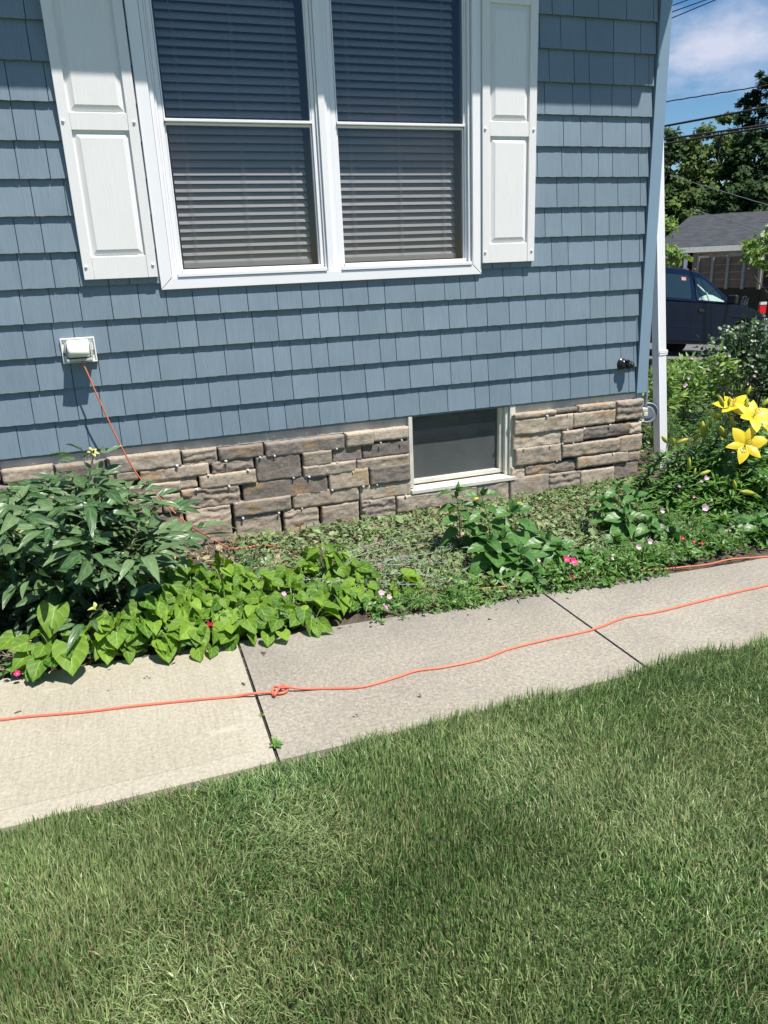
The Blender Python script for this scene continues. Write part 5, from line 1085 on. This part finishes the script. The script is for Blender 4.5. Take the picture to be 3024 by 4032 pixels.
def wheel(parent, x, y, r, wd):
    e = MB(); lathe(e, (x, y-wd/2, r), (0, 1, 0), [(r*.62, 0), (r*.95, .0), (r, .03), (r, wd-.03), (r*.95, wd), (r*.62, wd)], 28); tyre = e.build('wheel', M['tyre'], parent, smooth=False)
    e = MB(); s = 1 if y > 0 else -1; lathe(e, (x, y+s*(wd/2-.03), r), (0, s, 0), [(r*.62, 0), (r*.58, .02), (r*.3, .0), (r*.14, .03), (.02, .035)], 20); e.build('rim', M['rim'], tyre); return tyre
def pickup(name, label, cat, org, yaw, pitch, pm, closed=False, shade=True):
    root = empty(name, org); root.rotation_euler = (0, pitch, math.atan2(math.cos(yaw), math.sin(yaw))); tag(root, label, cat); hw = .87
    def arc(cx, cz, r, a0, a1, n=10): return [(cx+r*math.cos(R_(a0+(a1-a0)*k/n)), cz+r*math.sin(R_(a0+(a1-a0)*k/n))) for k in range(n+1)]
    body = [(-3.0, .42), (-3.06, .7), (-3.05, 1.10), (-1.5, 1.10), (-1.42, 1.02), (1.1, 1.055), (1.45, 1.06), (1.95, 1.02), (2.28, .95), (2.44, .86), (2.52, .68), (2.52, .46), (2.40, .36), (2.16, .36)]+arc(1.72, .36, .43, 0, 180)+[(1.2, .31), (-1.62, .31)]+arc(-2.08, .36, .43, 0, 180)+[(-2.6, .38)]
    mb = MB(); mb.prism(body, -hw, hw); o = mb.build('body', pm, root, bevel=.045, seg=3)
    mb = MB(); mb.prism([(1.2, .84), (1.75, .86), (2.3, .78), (2.46, .70), (2.30, .735), (1.75, .82), (1.2, .815)], -hw-.018, -hw+.02); mb.build('fender_flare', pm, root, bevel=.012)
    mb = MB(); mb.box(-1.6, 1.22, -hw-.004, -hw+.03, .55, .60); mb.build('side_moulding', pm, root, bevel=.01)
    mb = MB(); mb.box(-3.0, 2.3, -hw+.05, hw-.05, .25, .305); mb.box(-2.95, -1.52, -hw+.08, hw-.08, 1.05, 1.112); mb.build('underbody', M['trimblack'], root)
    # cab, narrower at the roof
    prof = [(-1.42, 1.03), (-1.34, 1.44), (-1.2, 1.60), (-.9, 1.655), (-.1, 1.665), (.3, 1.62), (.62, 1.48), (1.42, 1.05)]
    hwz = lambda z: .845-(z-1.03)*.30
    n = len(prof); v = [(x, -hwz(z), z) for x, z in prof]+[(x, hwz(z), z) for x, z in prof]
    mb = MB(); mb.add(v, [tuple(range(n)), tuple(range(2*n-1, n-1, -1))]+[(i, i+n, (i+1) % n+n, (i+1) % n) for i in range(n)]); mb.build('cab', pm, root, bevel=.04, seg=3)
    def glassp(nm, poly, sgn, off, mat, par=root):
        g = MB(); g.add([(x, sgn*(hwz(z)+off), z) for x, z in poly], [tuple(range(len(poly)))]); o = g.build(nm, mat, par); md = o.modifiers.new('t', 'SOLIDIFY'); md.thickness = .004; return o
    fr = [(.06, 1.085), (.06, 1.50), (.22, 1.525), (.42, 1.47), (.62, 1.37), (.98, 1.13), (.99, 1.085)]; rr = [(-1.16, 1.10), (-1.14, 1.42), (-1.05, 1.53), (-.16, 1.545), (-.10, 1.50), (-.10, 1.14), (-.15, 1.10)]
    for sg in (-1, 1):
        w1 = glassp('window', fr, sg, .006, M['carglass']); w2 = glassp('window', rr, sg, .006, M['carglass'])
        if shade and sg == -1:
            glassp('sun_shade', [(.12, 1.10), (.16, 1.15), (.42, 1.22), (.60, 1.21), (.95, 1.12), (.96, 1.10)], sg, .011, M['shade'], w1); glassp('sun_shade', [(.10, 1.38), (.13, 1.40), (.44, 1.235), (.42, 1.215)], sg, .011, M['shade'], w1)
            glassp('sticker', [(-.36, 1.44), (-.36, 1.50), (-.22, 1.505), (-.22, 1.445)], sg, .011, plain('sticker', (.5, .25, .25), .6), w2)
    g = MB(); g.add([(.66, -.62, 1.475), (.66, .62, 1.475), (1.33, .72, 1.115), (1.33, -.72, 1.115)], [(0, 1, 2, 3)]); o = g.build('windshield', M['carglass'], root); o.location = (.012, 0, .02)
    mb = MB(); mb.box(.0, .012, -hw-.0035, -hw+.02, .42, 1.04); mb.box(1.18, 1.19, -hw-.0035, -hw+.02, .5, 1.05); mb.build('door_seam', M['trimblack'], root)
    mb = MB(); mb.box(.10, .28, -hw-.022, -hw+.01, .875, .925); mb.build('door_handle', M['trimblack'], root, bevel=.008)
    for sg in (-1, 1):
        mb = MB(); mb.box(1.0, 1.10, min(sg*.86, sg*1.06), max(sg*.86, sg*1.06), 1.06, 1.24); mb.build('mirror', M['trimblack'] if sg < 0 else M['whitep'], root, bevel=.03, seg=3)
        mb = MB(); mb.box(2.44, 2.535, min(sg*.5, sg*.84), max(sg*.5, sg*.84), .66, .84); mb.build('headlight', M['clearlens'], root, bevel=.02)
    mb = MB(); mb.box(2.40, 2.60, -.86, .86, .40, .58); mb.build('front_bumper', pm, root, bevel=.03, seg=3)
    mb = MB(); mb.box(-3.16, -3.0, -.84, .84, .42, .58); mb.build('rear_bumper', M['chrome'], root, bevel=.02)
    for x in (1.72, -2.08):
        for y in (-.74, .74): wheel(root, x, y, .355, .23)
    return root
yaw = 1.3243; left = np.array([-math.cos(yaw), math.sin(yaw)])
pickup('pickup_truck', 'navy blue pickup truck parked on the driveway behind the rose bush', 'pickup truck', (10.53+left[0]*.87, 7.492+left[1]*.87, -.25), yaw, 0.103, M['navy'])
q = azd(40.9, 0, 31); pickup('pickup_truck', 'white pickup cab showing behind the dump truck, below the far house window', 'pickup truck', (q[0], q[1], -.52), R_(-60), 0.0, M['whitep'], shade=False)

# black dump truck with wooden stake sides
q = azd(45.2, 0, 23.5); dt = tag(empty('dump_truck', (q[0], q[1], -.70)), 'black work truck with tall weathered plank sides on its bed', 'truck'); dy = R_(3); dt.rotation_euler = (0, 0, math.atan2(math.cos(dy), math.sin(dy)))
# local: x forward, y left; the rear left corner stands at the origin
wood = grainmat('weathered_plank', (.10, .065, .045), (.20, .145, .10), .9, gs=(2, 2, 40), gstr=.5, patch=.5, isl=.15); stk = grainmat('stake_wood', (.24, .22, .19), (.36, .33, .29), .9)
mb = MB(); mb.box(.02, 2.75, -2.0, 0.0, .82, 1.48); mb.box(.0, 3.2, -1.9, -.1, .55, .82); mb.build('bed', M['blackp'], dt, bevel=.02)
for k in range(4):
    z = 1.49+k*.21
    mb = MB(); mb.box(.02, 2.75, -.035, -.005, z, z+.204); mb.build('side_board', wood, dt); mb = MB(); mb.box(.02, 2.75, -1.995, -1.965, z, z+.204); mb.build('side_board', wood, dt)
    mb = MB(); mb.box(2.70, 2.73, -1.96, -.04, z, z+.204); mb.build('front_board', wood, dt)
for x in (.03, .66, 1.30, 1.94, 2.58):
    mb = MB(); mb.box(x, x+.09, .0, .045, 1.44, 2.32); mb.build('stake', stk, dt); mb = MB(); mb.box(x, x+.09, -2.045, -2.0, 1.44, 2.32); mb.build('stake', stk, dt)
mb = MB(); mb.box(.3, 1.4, -.3, .02, 2.345, 2.40); mb.box(1.5, 2.7, -.2, .0, 2.345, 2.36); mb.build('loose_board', stk, dt)
mb = MB(); mb.prism([(2.85, .6), (2.85, 1.35), (2.95, 1.90), (3.2, 1.97), (4.3, 1.95), (4.75, 1.35), (5.9, 1.25), (6.05, .6)], -1.9, -.1); mb.build('cab', M['navy'], dt, bevel=.05, seg=3)
mb = MB(); mb.add([(3.1, -.09, 1.38), (4.45, -.09, 1.38), (4.2, -.09, 1.82), (3.15, -.09, 1.82)], [(0, 1, 2, 3)]); mb.build('window', M['carglass'], dt)
mb = MB(); mb.add([(2.845, -1.7, 1.4), (2.845, -.3, 1.4), (2.925, -.4, 1.82), (2.925, -1.6, 1.82)], [(0, 1, 2, 3)]); mb.build('window', M['carglass'], dt)
for y in (-.3, -.65, -1.0, -1.35, -1.7): mb = MB(); mb.box(4.0, 4.12, y-.06, y+.06, 1.955, 2.01); mb.build('marker_light', M['amber'], dt, bevel=.015)
for y in (-.13, -1.87):
    mb = MB(); mb.box(-.03, .05, y-.10, y+.13, .78, 1.02); a = mb.build('tail_light', M['redlens'], dt, bevel=.02); mb = MB(); mb.box(-.035, .045, y-.09, y+.12, 1.025, 1.10); mb.build('reverse_lens', M['clearlens'], a)
mb = MB(); mb.box(-.28, -.05, -1.95, -.02, .46, .68); mb.build('rear_bumper', M['chrome'], dt, bevel=.03, seg=3)
mb = MB(); mb.box(.0, .03, -1.75, -.26, .78, 1.42); mb.build('tailgate', M['blackp'], dt, bevel=.015)
mb = MB(); mb.box(1.95, 2.35, .001, .012, 1.33, 1.46); a = mb.build('name_plate', M['whitep'], dt)
mb = MB()
for k, (x, wd) in enumerate(((2.30, .03), (2.25, .05), (2.18, .03), (2.14, .05), (2.07, .04), (2.02, .03))): mb.box(x-wd, x, .013, .016, 1.36, 1.43)
mb.build('lettering', M['trimblack'], a)
mb = MB(); random.seed(5)
for k in range(9):
    P = [(.55+random.uniform(-.14, .14), .008, 1.08+random.uniform(-.17, .17)) for _ in range(3)]; mb.tube(spline(P, 4), .006, 4)
mb.build('decal', plain('silver_decal', (.35, .36, .38), .5), dt)
for x in (.9, 4.95):
    for y in (-.22, -1.78): wheel(dt, x, y, .42, .28)

# far ranch house
HA = R_(42.0); q = azd(42.0, 0, 33); fh = tag(empty('ranch_house', (q[0], q[1], -.78), -HA), 'low far house with a dark grey shingle roof and pale stone front', 'house')
mb = MB(); mb.box(-.69, 11, 0, 9, 0, 2.72); mb.box(-1.7, -.98, 0.25, 9, 0, 2.72); mb.box(-.98, -.69, 1.2, 9, 0, 2.72)
m, t, b = newmat('pale_stone_front'); br = t.nodes.new('ShaderNodeTexBrick'); tcn = t.nodes.new('ShaderNodeTexCoord'); mpn = t.nodes.new('ShaderNodeMapping'); mpn.inputs['Rotation'].default_value = (R_(90), 0, 0); t.links.new(tcn.outputs['Object'], mpn.inputs[0]); t.links.new(mpn.outputs[0], br.inputs[0])
br.inputs['Color1'].default_value = (.34, .29, .23, 1); br.inputs['Color2'].default_value = (.24, .2, .17, 1); br.inputs['Mortar'].default_value = (.13, .12, .1, 1); br.inputs['Scale'].default_value = 4.0; t.links.new(br.outputs[0], b.inputs['Base Color']); b.inputs['Roughness'].default_value = .9
mb.build('wall', m, fh)
mb = MB(); mb.box(-1.62, -1.0, .22, .249, 0.1, 2.45); mb.build('garage_door', plain('brown_panel', (.16, .11, .085), .7), fh)
mb = MB(); mb.box(-1.0, -.86, -.35, -.21, 0, 2.60); mb.build('porch_post', M['white'], fh)
m, t, b = newmat('dark_roof'); tcn = t.nodes.new('ShaderNodeTexCoord'); wv_ = t.nodes.new('ShaderNodeTexWave'); wv_.bands_direction = 'Y'; wv_.inputs['Scale'].default_value = 2.2; wv_.inputs['Distortion'].default_value = 1.5; wv_.inputs['Detail'].default_value = 3; t.links.new(tcn.outputs['Object'], wv_.inputs[0])
n1 = noise(t, 1, 4, .7, vec=tcn.outputs['Object'], mscale=(2.5, 9, 1)); t.links.new(mixc(t, .5, ramp(t, wv_.outputs['Fac'], [(.006, .008, .011), (.05, .054, .062)], [.0, 1]), ramp(t, n1, [(.008, .009, .012), (.085, .09, .10)], [.38, .62])), b.inputs['Base Color']); b.inputs['Roughness'].default_value = .95
mb = MB(); mb.add([(-2.2, -.6, 2.84), (12, -.6, 2.84), (12, 5.5, 4.27), (-1.05, 5.5, 4.27), (-2.2, 11.5, 2.84), (12, 11.5, 2.84), (-2.2, -.6, 2.80), (12, -.6, 2.8)], [(0, 1, 2, 3), (3, 2, 5, 4), (0, 3, 4), (0, 6, 7, 1)]); mb.build('roof', m, fh)
mb = MB(); mb.box(-2.2, 12, -.66, -.601, 2.63, 2.83); mb.build('fascia', M['cream'], fh)
mb = MB(); mb.box(-2.15, 12, -.6, 0.0, 2.73, 2.75); mb.build('soffit', M['cream'], fh)
for x0, x1, z0_, z1_ in ((-.5, -.10, 1.4, 2.50), (2.5, 4.0, 1.2, 2.4), (6, 7.6, 1.2, 2.4)):
    mb = MB(); mb.box(x0, x1, -.05, -.001, z0_, z1_); a = mb.build('window', M['cream'], fh); mb = MB(); mb.box(x0+.09, x1-.09, -.06, -.051, z0_+.1, z1_-.1); mb.build('pane', plain('brown_pane', (.06, .035, .025), .3), a)
mb = MB(); mb.box(3.0, 3.12, 5.3, 5.42, 4.2, 4.75); mb.build('vent_pipe', M['pvc_grey'], fh)

# trees
M['t_dec'] = leafmat('tree_leaf_olive', (.04, .075, .02), (.12, .17, .05), trans=.2, vein=False, rough=.7, spec=.15); M['t_dark'] = leafmat('tree_leaf_dark', (.018, .045, .014), (.05, .09, .03), trans=.12, vein=False, rough=.7, spec=.15)
M['t_pine'] = leafmat('pine_needle', (.012, .035, .016), (.035, .07, .035), trans=.05, vein=False, rough=.8, spec=.1); M['t_bright'] = leafmat('bright_maple_leaf', (.09, .17, .03), (.20, .30, .075), trans=.35, vein=False)
def tree(name, label, az, d, top, rx, depth, mat, n=9000, lsz=.26, bottom=.12, ncl=70, g0=None):
    a = R_(az); x, y = CAM[0]+math.sin(a)*d, CAM[1]+math.cos(a)*d; gz = -.78 if g0 is None else g0; H = CAM[2]+top*d-gz; root = tag(empty(name, (x, y, gz)), label, 'tree', 'trees beyond the far house' if d > 40 else None)
    mb = MB(); mb.tube(spline([(0, 0, -.3), (random.uniform(-.2, .2), 0, H*.4), (random.uniform(-.3, .3), 0, H*.9)], 5), [H*.022*(1-.08*i) for i in range(11)], 8)
    for k in range(7):
        aa = random.uniform(0, 6.28); z0_ = H*random.uniform(.25, .6); mb.tube(spline([(0, 0, z0_), (math.cos(aa)*rx*.4, math.sin(aa)*rx*.4, z0_+H*.1), (math.cos(aa)*rx*.8, math.sin(aa)*rx*.8, z0_+H*.22)], 4), [H*.008]*4+[H*.004]*5, 5)
    mb.build('trunk', M['bark'], root); C = Cloud(); u = rdir(ncl, .15); rr = rng.uniform(.45, 1, ncl)**.6; cz = H*(1+bottom)/2; hz = H*(1-bottom)/2; c = np.stack([u[:, 0]*rr*rx, u[:, 1]*rr*rx*depth, cz+u[:, 2]*rr*hz*.93], 1); cs = rx*rng.uniform(.14, .34, ncl)
    ii = rng.integers(0, ncl, n); dd = rdir(n, .25); pos = c[ii]+dd*(cs[ii]*rng.uniform(.3, 1, n)**.5)[:, None]*np.array([1, 1, .75]); C.put('bit', pos, rdir(n)*[1, 1, .5], dd+SUNUP*.4+rdir(n)*.5, lsz*rng.uniform(.6, 1.4, n), 1.3); C.build('crown', M[mat], root); return root
def pine(label, az, d, top, rx, n=9000, g0=-.78):
    a = R_(az); root = tag(empty('pine_tree', (CAM[0]+math.sin(a)*d, CAM[1]+math.cos(a)*d, g0)), label, 'tree', 'trees beyond the far house'); H = CAM[2]+top*d-g0; mb = MB(); mb.tube([(0, 0, -.3), (0, 0, H*.98)], [H*.016, .02], 7); C = Cloud(); nb_ = int(H*5.5)
    for k in range(nb_):
        t_ = (k+random.random())/nb_; z = H*(.12+.88*t_); r = rx*(1-t_)**.75*random.uniform(.65, 1.15)+.12; aa = random.uniform(0, 6.28); e = np.array([math.cos(aa)*r, math.sin(aa)*r, z+r*random.uniform(-.15, .35)]); s = np.array([0, 0, z]); mb.tube([tuple(s), tuple(e)], [.03, .01], 3)
        m_ = max(8, int(n/nb_)); tt = rng.uniform(.15, 1.05, m_)[:, None]; p = s+(e-s)*tt+rng.normal(0, .09, (m_, 3)); C.put('bit', p, (e-s)/np.linalg.norm(e-s)+rdir(m_)*.6, np.array([0, 0, 1])+rdir(m_)*.7, .24, .8)
    mb.build('trunk', M['bark'], root); C.build('crown', M['t_pine'], root); return root
tree('evergreen_tree', 'rounded dark evergreen crown just right of the house corner', 37.9, 46, .168, 1.7, 1, 't_dark', 9500, .24, .1)
tree('deciduous_tree', 'olive green broad tree beyond the left end of the grey roof', 39.9, 50, .143, 2.0, 1, 't_dec', 11000, .26)
tree('deciduous_tree', 'olive green broad tree behind the middle of the grey roof', 41.7, 52, .157, 2.1, 1, 't_dec', 11000, .26)
tree('deciduous_tree', 'darker leafy tree in front of the pines at the right', 43.6, 50, .140, 1.9, 1, 't_dark', 9500, .26)
tree('deciduous_tree', 'dark low tree filling the shade over the grey roof', 41.0, 47, .085, 2.2, 1, 't_dark', 9000, .28, 0)
tree('deciduous_tree', 'dark low tree over the right half of the grey roof', 43.8, 47, .085, 2.2, 1, 't_dark', 9000, .28, 0)
tree('deciduous_tree', 'low green tree over the left roof end', 38.9, 45, .10, 1.6, 1, 't_dec', 8000, .25, 0)
pine('tall dark pine topping the trees at the right', 44.0, 56, .188, 2.2); pine('tallest dark pine cut by the right picture edge', 45.6, 55, .20, 2.6); pine('short dark pine left of the tall ones', 43.1, 56, .170, 1.6)
pine('broad dark pine standing behind the right roof end', 45.0, 50, .14, 2.6)
for az, d, top in ((47.5, 52, .16), (50.5, 50, .15), (54, 52, .17), (58, 48, .16), (35, 50, .15), (31.5, 50, .16)):
    tree('deciduous_tree', 'leafy tree of the row outside the picture', az, d, top, 2.6, 1, 't_dark', 2600, .36)
tree('young_maple', 'young bright green maple between the downspout and the grey roof', 38.1, 21, .092, .80, 1, 't_bright', 800, .17, .36, 40, g0=-.6)
tree('young_maple', 'bright green maple branch reaching in at the right edge over the planks', 46.3, 19, .040, .75, 1, 't_bright', 700, .14, .55, 28, g0=-.6)

# overhead wires
def wire(az1, t1, az2, t2, d, r, label, mat='wire', twist=False, e0=-1.5, e1=2.5, sag=0):
    A = azd(az1, t1, d); B = azd(az2, t2, d); k = (d-0.0)*math.radians(az2-az1); V = (B-A)/max(k, .01); L0 = A+V*(e0*3); L1 = B+V*(e1*3); mb = MB()
    if twist:
        P = [tuple(L0+(L1-L0)*i/160+np.array([0, .004*math.cos(i*2.1), .004*math.sin(i*2.1)])) for i in range(161)]
    else: P = [tuple(L0+(L1-L0)*i/12) for i in range(13)]
    mb.tube(P, r, 6); return tag(mb.build('power_line', M[mat]), label, 'wire', 'overhead lines')
wire(38.2, .2666, 39.3, .2704, 17, .009, 'highest of the three thin wires against the cloud'); wire(38.2, .2605, 40.3, .2676, 17, .009, 'middle one of the three thin wires against the cloud'); wire(38.2, .2543, 40.9, .2663, 17, .009, 'lowest of the three thin wires against the cloud')
wire(38.3, .1728, 44.3, .1770, 16, .010, 'twisted black cable crossing clear blue sky above the trees', twist=True)
wire(38.4, .1478, 44.5, .1557, 16, .019, 'thick black cable just under the tree tops'); wire(38.5, .1339, 44.6, .1381, 16, .018, 'upper of the two close thick black cables before the trees'); wire(38.5, .1292, 44.6, .1357, 16.2, .018, 'lower of the two close thick black cables before the trees')
c4 = lambda x, y: ((2500+x/3.16)/S_, (700+y/3.16)/S_)
def wire2(qa, qb, da, db, r, label):
    A = CAM+(lambda v: v*(da/math.hypot(v[0], v[1])))(ray(*c4(*qa))); B = CAM+(lambda v: v*(db/math.hypot(v[0], v[1])))(ray(*c4(*qb))); L1 = B+(B-A)*.6; mb = MB(); P = [tuple(A+(L1-A)*i/60+np.array([0, .003*math.cos(i*1.3), .003*math.sin(i*1.3)])) for i in range(61)]; mb.tube(P, r, 5); tag(mb.build('power_line', M['wiregrey']), label, 'wire', 'service drops')
wire2((460, -20), (1656, 340), 31, 24, .012, 'grey wire slanting down before the dark trees'); wire2((690, 385), (1656, 680), 31, 22, .013, 'grey wire slanting down across the grey roof')
